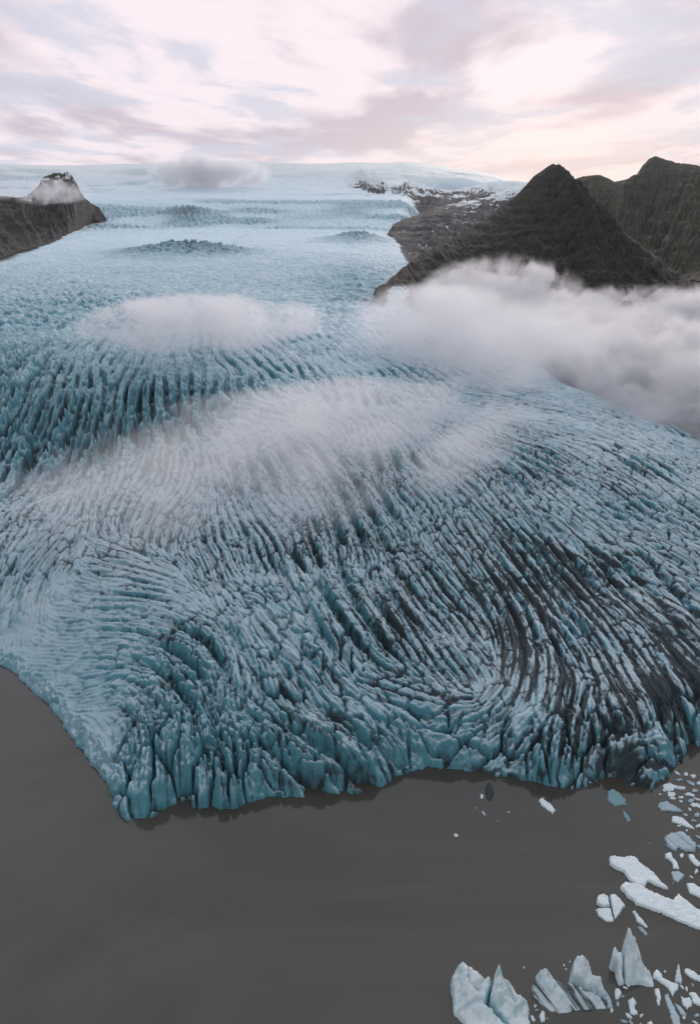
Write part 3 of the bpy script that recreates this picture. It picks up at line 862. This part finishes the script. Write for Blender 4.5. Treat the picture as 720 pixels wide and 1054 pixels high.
main = berg('main_block', [(464, 1004, 3), (469, 994, 6), (476, 987.5, 8), (486, 994, 8), (497, 1002, 8.5), (507, 1005, 8.5), (504, 1016, 7), (499.5, 1030, 5.2), (508, 1036, 4.5), (520, 1052, 2.5), (528, 1070, 0.3), (505, 1086, 0), (486, 1072, 0.5), (478, 1054, 0.7), (467, 1042, 1), (465, 1022, 2)],
            [(480, 1000, 7.5), (485, 1020, 6), (495, 1012, 7.4), (490, 1038, 3.6), (503, 1050, 2.4)],
            [([(481, 996, 8), (484, 1010, 7), (494, 1020, 6)], 0.7, 0.22), ([(490, 1018, 6), (500, 1004, 8)], 0.7, 0.25), ([(470, 1040, 2), (490, 1034, 3.5), (500, 1030, 5)], 0.6, 0.25),
             ([(478, 1020, 6), (470, 1030, 3)], 0.5, 0.2)], rough=0.22, seed=11, mat=ICE_B)
spire = berg('spire', [(505.5, 1012, 7.5), (509, 997, 11), (512.5, 986.5, 13.5), (516, 992, 12), (520, 1001, 9.5), (526, 1010, 7), (531, 1019, 5), (536, 1021, 5), (542, 1027, 3.5), (544.5, 1035, 2), (543.5, 1048, 0.5), (546, 1062, 0), (532, 1070, 0), (522, 1052, 2), (511, 1036, 4), (502, 1028, 5.2)],
              [(513, 1004, 9.5), (512, 1020, 7), (524, 1030, 4.8), (535, 1036, 3.2), (528, 1046, 2)],
              [([(514, 1000, 9), (521, 1016, 6.5), (530, 1030, 4)], 0.9, 0.25), ([(530, 1042, 2.5), (541, 1032, 3)], 0.9, 0.3)], rough=0.26, seed=12, mat=ICE_B)
b = whole('iceberg', [main, spire])
tag(b, 'large pale blue iceberg with a thin pointed spire, cut by the bottom edge', 'iceberg', 'large icebergs in the lower right')
b = berg('iceberg', [(548.5, 1003, 4.5), (552, 997, 6), (560, 992, 7), (566, 998, 6), (570, 1005, 4.5), (576, 1009, 4), (581, 1012, 3.8), (582, 1008, 4), (588, 1010, 4.5), (600, 1016, 4), (612, 1021, 3), (623, 1029, 1),
                     (624, 1037, 0), (610, 1040, 0), (596, 1040, 0), (585, 1042, 0), (576, 1044, 0), (566, 1041, 0), (556, 1033, 0), (549, 1022, 1), (548, 1012, 2.5)],
         [(560, 1005, 5.0), (572, 1022, 2.8), (590, 1022, 3.5), (605, 1030, 2.0)], rough=0.30, seed=21, mat=ICE_S)
tag(b, 'white iceberg with dark diagonal stripes of ash and a saddle-shaped top', 'iceberg', 'large icebergs in the lower right')
b = berg('iceberg', [(588, 988, 8), (590, 981, 9.5), (596, 979, 10), (603, 981, 9.5), (607, 990, 8), (610, 998, 6.5), (618, 1003, 5), (624, 1012, 3.5), (627, 1019, 1.5), (622, 1025, 0.5), (612, 1020, 2.5), (600, 1014, 4), (590, 1008, 5), (587, 1004, 5.5), (590, 997, 7)],
         [(598, 990, 8.5), (605, 1003, 5.5), (613, 1012, 4)], rough=0.28, seed=31, mat=ICE_W)
tag(b, 'smooth pale rounded iceberg hump leaning behind the ash striped iceberg', 'iceberg', 'large icebergs in the lower right')
tow = berg('tower', [(641, 980, 6), (642, 966, 9), (642.5, 958, 11), (645.5, 953, 12), (650, 954, 11.7), (654, 961, 10.5), (658, 971, 8.5), (661, 984, 6), (668, 996, 3), (672, 1008, 0.5), (672, 1017, 0), (660, 1014, 0), (648, 1014, 0), (643, 1013, 0.2), (642, 1000, 2.5)],
           [(650, 968, 9.5), (652, 980, 7.2), (655, 992, 4.6), (660, 1004, 2.0), (648, 1002, 2.6)], [([(650, 965, 9), (654, 1000, 4)], 0.5, 0.25)], rough=0.2, seed=41, mat=ICE_W)
side = berg('side_block', [(629.5, 977, 6), (632, 972, 6.5), (636, 977, 5.6), (641, 978, 5.6), (642, 985, 5), (641.5, 1000, 2.4), (642, 1014, 0.2), (637, 1014, 0.3), (635, 1000, 2.5), (634, 988, 4), (630.5, 984, 5)],
            [(637, 985, 4.8), (638, 1000, 2.6)], rough=0.2, seed=42, mat=ICE_W)
b = whole('iceberg', [tow, side])
tag(b, 'tall tower-like white iceberg tapering to a rounded tip beside a low side block', 'iceberg', 'large icebergs in the lower right')

fl = [
    ('ice_floe', [(626, 881, 1.2), (630, 879, 1.3), (641, 881, 1.3), (653, 880, 1.4), (661, 888, 1.3), (671, 896, 1.2), (680, 905, 1.0), (688, 913, .8), (686, 915, .6), (675, 910, .7), (667, 906, .8), (664, 911, .8), (655, 910, .8), (647, 903, .9), (642, 896, 1), (631, 891, 1), (627, 887, 1)],
     ICE_W, 0.28, 'long flat white ice floe with a jagged torn lower side, upper of the two largest'),
    ('ice_floe', [(638, 911, 1.2), (643, 906, 1.4), (655, 908, 1.5), (668, 914, 1.4), (680, 921, 1.3), (692, 925, 1.3), (696, 918, 1.3), (703, 923, 1.3), (712, 931, 1.2), (722, 936, 1.2), (735, 943, 1.2), (735, 958, .8), (718, 955, .7), (700, 948, .7), (690, 943, .7), (680, 938, .8), (668, 934, .8), (655, 929, .9), (646, 921, 1)],
     ICE_W, 0.3, 'biggest flat white ice floe, a long slab running off the right edge'),
    ('ice_floe', [(650, 936, .8), (653, 936, .8), (658, 943, .8), (667, 953, .5), (664, 954, .5), (656, 948, .6)], ICE_W, 0.15, 'thin curved white sliver of ice below the biggest flat slab'),
    ('ice_floe', [(655, 951, .8), (661, 954, .8), (666, 960, .5), (664, 963, .3), (659, 958, .4)], ICE_G, 0.2, 'small grey ice block touching the thin curved white sliver'),
    ('ice_floe', [(684, 860, 1), (690, 856, 1.2), (703, 855, 1.2), (711, 862, 1.1), (718, 868, 1), (715, 876, .6), (705, 875, .6), (700, 872, .6), (694, 876, .6), (687, 870, .7), (683, 864, .8)],
     ICE_G, 0.35, 'broad grey white ice floe with faint streaks, upper right near the dark ice front'),
    ('ice_floe', [(691, 839, .8), (701, 840, .9), (709, 847, .7), (716, 853, .5), (708, 851, .5), (698, 847, .5), (691, 845, .6)], ICE_W, 0.2, 'wedge-shaped pale ice floe just above the broad grey streaked floe'),
    ('ice_floe', [(684, 877, .8), (690, 876, .8), (693, 882, .8), (697, 888, .6), (699, 894, .4), (693, 893, .4), (690, 885, .5), (684, 882, .6)], ICE_W, 0.2, 'small hooked white ice floe below the broad grey streaked floe'),
    ('ice_floe', [(690, 896, .5), (698, 896, .5), (705, 900, .4), (697, 908, .2), (692, 905, .3)], ICE_G, 0.1, 'triangular thin grey ice floe above the biggest flat slab'),
    ('ice_floe', [(706, 908, .9), (712, 908, .9), (722, 914, .9), (735, 921, .9), (733, 927, .6), (718, 922, .5), (709, 918, .6)], ICE_W, 0.2, 'pointed white ice floe at the right edge above the biggest slab'),
    ('ice_floe', [(707, 879, .8), (713, 878, .8), (717, 884, .7), (722, 889, .6), (717, 891, .4), (711, 886, .5)], ICE_W, 0.2, 'small angular white ice floe right of the hooked floe'),
    ('ice_floe', [(678, 825, .9), (686, 823, 1), (694, 829, .9), (702, 833, .7), (704, 836, .4), (690, 834, .5), (681, 834, .5), (676, 829, .7)], ICE_G, 0.3, 'grey banded ice floe right under the dark corner of the ice front'),
    ('ice_floe', [(681, 807, .9), (688, 805, 1), (697, 808, .9), (706, 809, .8), (704, 812, .5), (694, 811, .5), (689, 815, .4), (683, 811, .6)], ICE_W, 0.25, 'ragged white ice floe lying against the dark corner of the ice front'),
    ('ice_floe', [(671, 1000, .8), (676, 996, .9), (680, 1000, .8), (682, 1006, .7), (690, 1010, .7), (698, 1011, .6), (697, 1018, .4), (692, 1024, .3), (687, 1016, .4), (679, 1010, .5), (672, 1006, .6)], ICE_W, 0.25, 'crooked pale ice piece right of the tower-like iceberg'),
    ('ice_floe', [(695, 1008, 1.5), (696, 992, 2.5), (698, 989, 2.6), (700, 995, 2.2), (702, 1008, 1), (701, 1013, .3), (697, 1011, .4)], ICE_W, 0.2, 'narrow upright splinter of white ice right of the crooked piece'),
    ('ice_floe', [(703, 996, .6), (709, 996, .7), (718, 1002, .7), (730, 1008, .6), (728, 1013, .3), (714, 1008, .3), (705, 1002, .4)], ICE_W, 0.2, 'pale elongated floe at the right edge level with the upright splinter'),
    ('ice_floe', [(673, 1016, .6), (678, 1016, .7), (680, 1026, .6), (680, 1034, .4), (677, 1035, .3), (674, 1024, .5)], ICE_W, 0.2, 'narrow rectangular floe just below the right foot of the tower-like iceberg'),
    ('ice_floe', [(683, 1024, .4), (688, 1022, .5), (693, 1034, .5), (699, 1046, .4), (700, 1056, .2), (692, 1056, .2), (688, 1040, .3)], ICE_G, 0.2, 'long dull grey sunken floe near the bottom right corner'),
    ('ice_floe', [(693, 1031, .4), (699, 1034, .4), (706, 1043, .4), (707, 1048, .2), (700, 1044, .2)], ICE_G, 0.2, 'short dull grey floe beside the long sunken floe'),
    ('ice_floe', [(700, 1022, .7), (704, 1026, .8), (709, 1024, .8), (713, 1032, .6), (707, 1038, .3), (703, 1033, .4)], ICE_W, 0.25, 'small notched white floe below the upright splinter'),
    ('ice_floe', [(708, 1020, .6), (716, 1021, .7), (721, 1030, .6), (720, 1036, .3), (713, 1031, .4)], ICE_W, 0.2, 'grey white floe at the right edge beside the notched floe'),
    ('ice_floe', [(646, 1028, .8), (651, 1025, .9), (655, 1031, .8), (652, 1036, .6), (656, 1043, .5), (650, 1044, .3), (647, 1037, .4)], ICE_W, 0.25, 'knobbly white floe below the tower-like iceberg'),
    ('ice_floe', [(632, 1016, 1), (636, 1015, 1.1), (640, 1021, .9), (637, 1027, .5), (633, 1029, .3), (631, 1022, .6)], ICE_W, 0.2, 'small white block between the striped iceberg and the tower-like iceberg'),
    ('ice_floe', [(619, 1024, .8), (625, 1022, .9), (630, 1030, .7), (630, 1038, .3), (625, 1036, .4), (622, 1030, .5)], ICE_G, 0.35, 'broken greyish block at the right end of the striped iceberg'),
    ('ice_floe', [(643, 1042, .6), (646, 1041, .6), (651, 1047, .5), (650, 1049, .3), (645, 1046, .4)], ICE_W, 0.15, 'small oblong floe under the knobbly white floe'),
    ('ice_floe', [(666, 1052, .5), (670, 1049, .6), (673, 1055, .5), (669, 1060, .3)], ICE_W, 0.15, 'rounded floe cut by the bottom edge left of the long sunken floe'),
    ('ice_floe', [(554, 823, .8), (557, 820, .9), (561, 823, .9), (567, 827, .9), (571, 832, .6), (569, 837, .4), (566, 834, .5), (559, 829, .6)], ICE_B, 0.3, 'bright blue white ice fragment alone off the dark ice front'),
    ('ice_floe', [(625, 814, 1), (629, 811, 1.2), (637, 815, 1.1), (644, 822, .8), (644, 828, .4), (638, 827, .4), (634, 830, .3), (626, 824, .6), (624, 819, .8)], ICE_T, 0.35, 'teal translucent ice block floating beneath the dark ice front'),
    ('ice_floe', [(640, 832, .6), (643, 834, .7), (647, 839, .6), (649, 844, .3), (645, 846, .2), (642, 840, .4)], ICE_T, 0.25, 'small forked teal ice piece below the teal block'),
    ('ice_floe', [(500, 808, .8), (503, 803, .9), (506, 808, .9), (508, 815, .7), (506, 822, .4), (502, 824, .3), (500, 816, .6)], ICE_D, 0.3, 'black ash covered ice lump just off the ice front'),
    ('ice_floe', [(493.5, 818, .6), (495.5, 815.5, .8), (497.5, 818, .7), (497, 821.5, .4), (494, 821, .4)], ICE_W, 0.15, 'small white ice lump left of the black ash covered lump'),
    ('ice_floe', [(495, 834, .5), (497.5, 834.5, .5), (499.5, 838.5, .4), (498, 838.5, .3)], ICE_W, 0.1, 'tiny white ice sliver on a thin line of brown scum'),
    ('ice_floe', [(466.5, 858, .5), (468.5, 856.5, .6), (471.5, 858.5, .5), (470.5, 861, .3), (468, 861, .3)], ICE_W, 0.15, 'lone small white ice bit on the open brown lake'),
    ('ice_floe', [(554.5, 1044, .6), (558, 1037.5, .7), (561, 1041, .7), (560.5, 1050, .4), (557, 1052, .3)], ICE_W, 0.15, 'small teardrop floe below left end of the striped iceberg'),
    ('ice_floe', [(545, 1044, .5), (548, 1044, .5), (551, 1049, .4), (548, 1051, .3)], ICE_B, 0.15, 'small blue white floe between the spired iceberg and the teardrop floe'),
]
for i, (nm, ol, mt, ro, lab) in enumerate(fl):
    o = berg(nm, ol, [], [], cell=0.16 if len(ol) < 9 else 0.24, edge=0.35, rough=ro, seed=100 + i * 7, mat=mt)
    tag(o, lab, 'ice floe', 'ice floes drifting at the right')

lobes = [[(614, 921, 1.4), (621, 919, 1.5), (625.5, 921.5, 1.4), (628, 931, 1.2), (620.5, 932, 1.1), (614, 928, 1.1)],
         [(627, 920, 1.4), (632, 919, 1.5), (638, 924, 1.3), (643, 931, .8), (636, 941, .5), (632.3, 946, .4), (629.5, 932, 1.2)],
         [(613, 934, .9), (622, 933.5, 1.1), (628.5, 934, 1.1), (631, 948, .3), (624, 948, .4), (615, 941, .6)]]
b = whole('ice_floe', [berg('lobe', ol, cell=0.16, edge=0.3, rough=0.13, seed=90 + i, mat=ICE_W) for i, ol in enumerate(lobes)])
tag(b, 'compact white ice floe split by dark crossing cracks, left of the large flat slabs', 'ice floe', 'ice floes drifting at the right')

# brash: every small bit its own object; bits come from six chip meshes
CHIPS = []
for k in range(6):
    n = 11
    an = np.sort(np.random.default_rng(k).uniform(0, 2 * math.pi, n)); rr = np.random.default_rng(k + 50).uniform(0.55, 1.0, n)
    top = [(math.cos(a) * r_, math.sin(a) * r_) for a, r_ in zip(an, rr)]
    me = bpy.data.meshes.new('ice_chip')
    vs = [(x * 1.08, y * 1.08, -0.3) for x, y in top] + [(x * 0.98, y, 0.16) for x, y in top] + [(x * 0.6 + 0.06, y * 0.6, 0.30 + 0.1 * math.sin(i * 2.1 + k)) for i, (x, y) in enumerate(top)] + [(0.05, 0, 0.36)]
    fs = []
    for i in range(n):
        j = (i + 1) % n
        fs += [(i, j, n + j, n + i), (n + i, n + j, 2 * n + j, 2 * n + i), (2 * n + i, 2 * n + j, 3 * n)]
    me.from_pydata(vs, [], fs); me.update(); me.materials.append(ICE_W if k < 4 else ICE_G)
    CHIPS.append(me)
BITS = [(696, 796, 1.5, .6), (705, 797, 1.2, .8), (713, 799, 1.6, .6), (719, 806, 1.2, .7), (699, 803, 1.6, .5), (709, 806, 2.0, .6), (690, 818, 1.8, .9), (692, 822, 1.2, .7), (700, 821, 1.5, .4), (708, 818, 2.1, .5),
        (714, 814, 1.6, .7), (711, 824, 1.7, .6), (717, 823, 1.2, .5), (719, 830, 1.8, .6), (713, 829, 1.5, .7), (709, 833, .9, .6), (717, 839, 1.6, .6), (714, 845, 1.1, .6), (719, 850, 1.6, .5), (705, 839, .8, .7),
        (700, 825, 0.9, .6), (699, 850, 1.1, .4), (718, 862, 1.4, .5), (719, 872, 1.3, .6), (701, 881, 1.2, .6), (706, 855, .6, .7), (683, 814, .9, .7), (679, 818, .7, .6), (692, 909, .5, .6), (683, 870, .5, .6),
        (716, 897, 1.2, .5), (711, 903, .7, .6), (645, 914 - 12, .5, .6), (684, 1000, .5, .7), (640, 1026, .8, .5), (635, 1033, .9, .6), (629, 1040, .8, .6), (643, 1017, .7, .6), (646, 1015, .5, .7), (659, 1046, .9, .4),
        (642, 1052, 1.1, .5), (648, 1052, .9, .6), (701, 1016, .8, .6), (706, 1018, .8, .5), (703, 1048, .6, .7), (550, 1036, .6, .7), (552, 1040, .6, .6), (563, 1049, .5, .6), (539, 996, .45, .6), (580, 994, .45, .7),
        (582, 998, .4, .6), (586, 990, .35, .7), (505, 839, .35, .5), (508, 842, .4, .6), (512, 845, .35, .6), (523, 836, .5, .7), (490, 832, .35, .5), (668, 868, .3, .7), (712, 1014, .7, .5), (716, 1046, 1.0, .5), (715, 1053, 0.9, .5), (660, 1056, .7, .6)]
for i, (u, v, s, e) in enumerate(BITS):
    o = bpy.data.objects.new('ice_fragment', CHIPS[i % 6]); C.objects.link(o)
    p = at(u, v, 0)
    o.location = (p[0], p[1], 0); o.rotation_euler = (0, 0, random.uniform(0, 6.28)); o.scale = (s, s * e, 0.6 + 0.5 * s)
    if u > 676 and v < 915:
        lab, gr = 'small white ice fragment drifting among the floes off the dark glacier corner', 'brash ice off the dark glacier corner'
    elif v > 980:
        lab, gr = 'small ice fragment drifting around the big icebergs at the bottom right', 'brash ice around the big icebergs'
    else:
        lab, gr = 'tiny ice crumb scattered on the open brown water off the ice front', 'ice crumbs on the open lake'
    tag(o, lab, 'ice fragment', gr)


# ------------------------------------------------------------------ sky
SUN_EL, SUN_AZ = math.radians(13.0), math.radians(15.0)   # low behind the mountains on the right
world = bpy.data.worlds.new('World'); scene.world = world; world.use_nodes = True
nt = world.node_tree; t = NT(nt)
for n in list(nt.nodes):
    nt.nodes.remove(n)
tc = t.n('ShaderNodeTexCoord'); dirv = tc.outputs['Generated']
sk = t.n('ShaderNodeTexSky'); sk.sky_type = 'NISHITA'; sk.sun_disc = False
sk.sun_elevation = SUN_EL; sk.sun_rotation = SUN_AZ
sk.altitude = 180; sk.air_density = 1.0; sk.dust_density = 2.0; sk.ozone_density = 1.0
sx = t.n('ShaderNodeSeparateXYZ'); t.link(dirv, sx.inputs[0])
zc = t.math('ADD', t.math('MAXIMUM', sx.outputs['Z'], 0.0), 0.045)
cv = t.n('ShaderNodeCombineXYZ')
t.link(t.math('DIVIDE', sx.outputs['X'], zc), cv.inputs[0]); t.link(t.math('DIVIDE', sx.outputs['Y'], zc), cv.inputs[1])
layer = cv.outputs[0]
n1 = t.noise(t.mapping(layer, (0.85, 0.36, 1), (3.2, 1.7, 0)), 1.0, 8, 0.55, 0.25)
n2 = t.noise(t.mapping(layer, (0.30, 0.18, 1), (7.1, 4.4, 0)), 1.0, 5, 0.55, 0.3)
# direction of the sun for the warm side of the cloud
sd = (math.sin(SUN_AZ) * math.cos(SUN_EL), math.cos(SUN_AZ) * math.cos(SUN_EL), math.sin(SUN_EL))
dt = t.n('ShaderNodeVectorMath'); dt.operation = 'DOT_PRODUCT'; t.link(dirv, dt.inputs[0]); dt.inputs[1].default_value = (math.sin(math.radians(14)), math.cos(math.radians(14)), 0.04)
glow = t.math('MULTIPLY', t.math('POWER', t.math('MAXIMUM', dt.outputs['Value'], 0.0), 40.0), t.ramp(sx.outputs['Z'], 0.15, 0.02))
BG = 0.1
sc_ = lambda c: tuple(x / BG for x in c)
elev = sx.outputs['Z']
hi = t.ramp(elev, 0.16, 0.75)
thin = t.mix(hi, sc_((0.91, 0.80, 0.85)), sc_((0.66, 0.74, 0.81)))
thick = t.mix(hi, sc_((0.58, 0.50, 0.58)), sc_((0.48, 0.57, 0.68)))
cloud = t.mix(t.ramp(n1, 0.44, 0.60), thin, thick)
cloud = t.mix(t.math('MULTIPLY', t.ramp(n2, 0.48, 0.62), 0.7), cloud, thin)
n3 = t.noise(t.mapping(layer, (1.1, 0.7, 1), (1.3, 9.4, 0)), 1.0, 8, 0.6, 0.4)
cloud = t.mix(t.math('MULTIPLY', t.ramp(n3, 0.48, 0.62), 0.75), cloud, t.mix(hi, sc_((0.58, 0.60, 0.72)), sc_((0.50, 0.60, 0.72))))
cloud = t.mix(t.math('MULTIPLY', glow, 0.55), cloud, sc_((1.05, 0.84, 0.72)))
behind = t.ramp(sx.outputs['Y'], 0.3, -0.6)
cloud = t.mix(t.math('MULTIPLY', behind, 0.92), cloud, sc_((0.40, 0.45, 0.48)))
skyc = t.mix(0.985, sk.outputs[0], cloud)
bg = t.n('ShaderNodeBackground'); t.link(skyc, bg.inputs['Color']); bg.inputs['Strength'].default_value = BG
wo = t.n('ShaderNodeOutputWorld'); t.link(bg.outputs[0], wo.inputs['Surface'])

sun = bpy.data.lights.new('sun', 'SUN'); sun.energy = 1.5; sun.angle = math.radians(20); sun.color = (1.0, 0.86, 0.78)
so = bpy.data.objects.new('sun', sun); C.objects.link(so)
from mathutils import Vector
so.rotation_euler = Vector(sd).to_track_quat('Z', 'Y').to_euler()
so.location = (0, 0, 500)


# ------------------------------------------------------------------ air and clouds
def vol_mat(name, dens, color=(0.93, 0.93, 0.96), aniso=0.0, build=None, rate=1.0):
    m, nt = new_mat(name); t = NT(nt)
    pv = t.n('ShaderNodeVolumePrincipled')
    pv.inputs['Color'].default_value = (*color, 1); pv.inputs['Anisotropy'].default_value = aniso
    if build:
        t.link(build(t, dens), pv.inputs['Density'])
    else:
        pv.inputs['Density'].default_value = dens
    o = t.n('ShaderNodeOutputMaterial'); t.link(pv.outputs[0], o.inputs['Volume'])
    return m


def ellipsoid(name, c, rad, rotz=0, seg=32):
    import bmesh
    bm = bmesh.new(); bmesh.ops.create_icosphere(bm, subdivisions=3, radius=1.0)
    me = bpy.data.meshes.new(name); bm.to_mesh(me); bm.free()
    o = bpy.data.objects.new(name, me); C.objects.link(o)
    o.location = c; o.scale = rad; o.rotation_euler = (0, 0, rotz)
    return o


def cloud_obj(name, c, rad, dens, nscale, seed, rotz=0, thr=0.5, soft=0.3, color=(0.975, 0.965, 1.0), detail=6, flat=(1, 1, 1), rough=0.6, wisp=2.2):
    o = ellipsoid(name, c, rad, rotz)

    def build(t, dens):
        tc = t.n('ShaderNodeTexCoord'); p = tc.outputs['Object']
        ln = t.n('ShaderNodeVectorMath'); ln.operation = 'LENGTH'; t.link(p, ln.inputs[0])
        mx = max(rad)
        q = t.mapping(p, tuple(rad[i] / mx * flat[i] for i in range(3)), (seed * 3.7, seed * 1.3, seed * 2.1))
        nz = t.noise(q, nscale, detail, rough, 0.45)
        nl = t.noise(q, nscale * 0.38, 2, 0.5, 0.2)
        fall = t.math('SUBTRACT', 1.0, ln.outputs['Value'])            # 1 in the middle, 0 at the hull
        s = t.math('ADD', t.math('MULTIPLY', fall, 0.9), t.math('MULTIPLY', t.math('SUBTRACT', nz, 0.5), wisp))
        s = t.math('ADD', s, t.math('MULTIPLY', t.math('SUBTRACT', nl, 0.5), 1.6))
        d = t.ramp(s, thr - soft, thr + soft)
        d = t.math('MULTIPLY', d, t.ramp(fall, 0.0, 0.22))
        return t.math('MULTIPLY', d, dens)
    m = vol_mat(name + '_vapour', dens, color, 0.35, build)
    m.cycles.volume_step_rate = 0.10
    o.data.materials.append(m)
    return o


USE_FOG = True
if USE_FOG:
    hz = bpy.data.meshes.new('haze')
    x0, x1, y0, y1, z0, z1 = -9500, 9500, -700, 16500, -9, 1100
    hz.from_pydata([(x0, y0, z0), (x1, y0, z0), (x1, y1, z0), (x0, y1, z0), (x0, y0, z1), (x1, y0, z1), (x1, y1, z1), (x0, y1, z1)], [],
                   [(3, 2, 1, 0), (4, 5, 6, 7), (0, 1, 5, 4), (1, 2, 6, 5), (2, 3, 7, 6), (3, 0, 4, 7)])
    ho = bpy.data.objects.new('haze', hz); C.objects.link(ho); ho['kind'] = 'stuff'
    hz.materials.append(vol_mat('haze_air', 1.5e-5, (0.95, 0.93, 0.97)))

    def px(u, v, y):
        return tuple(at_y(u, v, y))
    o = cloud_obj('cloud_bank', (295, 770, 8), (450, 190, 86), 0.036, 9.0, 1, rotz=-1.3, thr=0.28, soft=0.14, wisp=4.4, rough=0.64)
    tag(o, 'long grey white cloud bank lying in the valley along the right edge of the glacier', 'cloud', 'clouds along the glacier edge')
    o = cloud_obj('cloud_bank', (520, 1250, 0), (420, 230, 80), 0.03, 8.0, 7, thr=0.34, soft=0.14, wisp=4.4, rough=0.64)
    tag(o, 'low cloud bank at the foot of the dark pyramid mountain', 'cloud', 'clouds along the glacier edge')
    o = cloud_obj('cloud', (210, 1120, 44), (140, 140, 88), 0.026, 4.2, 8, thr=0.30, soft=0.18, wisp=5.2, rough=0.64)
    tag(o, 'tall bright billow of cloud rising in front of the pyramid mountain', 'cloud', 'clouds along the glacier edge')
    o = cloud_obj('cloud', px(480, 340, 730), (110, 230, 42), 0.014, 5.0, 2, rotz=0.3, thr=0.22, soft=0.34, wisp=4.2, rough=0.64)
    tag(o, 'soft cloud spilling onto the ice at the left end of the cloud bank', 'cloud', 'clouds along the glacier edge')
    o = cloud_obj('fog_patch', px(205, 332, 760), (135, 95, 29), 0.022, 3.4, 3, rotz=0.3, thr=0.24, soft=0.42, wisp=4.4, rough=0.62)
    tag(o, 'smooth oval fog patch hovering above the blue crevasses left of centre', 'fog')
    o = cloud_obj('fog_veil', (-20, 425, 62), (115, 200, 22), 0.013, 4.2, 4, rotz=-0.7, thr=0.30, soft=0.36, wisp=4.4, rough=0.62, flat=(1.8, 0.8, 1))
    o['kind'] = 'stuff'
    o = cloud_obj('cloud', px(215, 178, 6600), (520, 400, 150), 0.010, 3.4, 5, thr=0.36, soft=0.2, wisp=4.4)
    tag(o, 'small lilac cloud resting on the upper ice cap behind the icefall', 'cloud')
    o = cloud_obj('cloud', px(44, 197, 2750), (180, 130, 46), 0.008, 3.4, 6, thr=0.36, soft=0.2, wisp=4.6)
    tag(o, 'thin mist wrapped around the dark rock peak at the far left', 'cloud')
    scene.cycles.volume_bounces = 2

# ------------------------------------------------------------------ camera and render settings
cam = bpy.data.cameras.new('camera'); co = bpy.data.objects.new('camera', cam); C.objects.link(co)
cam.sensor_fit = 'VERTICAL'; cam.sensor_height = 24.0; cam.lens = 24.0 * F / H
cam.clip_start = 0.5; cam.clip_end = 40000
co.location = (0, 0, CAMZ); co.rotation_euler = (math.pi / 2 - PITCH, 0, 0)
scene.camera = co
vs = scene.view_settings
vs.view_transform = 'Standard'; vs.look = 'None'; vs.exposure = 0.15; vs.gamma = 1.0; vs.use_curve_mapping = False
scene.render.engine = 'CYCLES'
cy = scene.cycles
cy.use_denoising = True
try:
    cy.denoiser = 'OPENIMAGEDENOISE'
except Exception:
    pass
cy.max_bounces = 6; cy.diffuse_bounces = 3; cy.glossy_bounces = 2; cy.transmission_bounces = 2
cy.volume_step_rate = 1.0; cy.volume_max_steps = 256
cy.use_adaptive_sampling = True
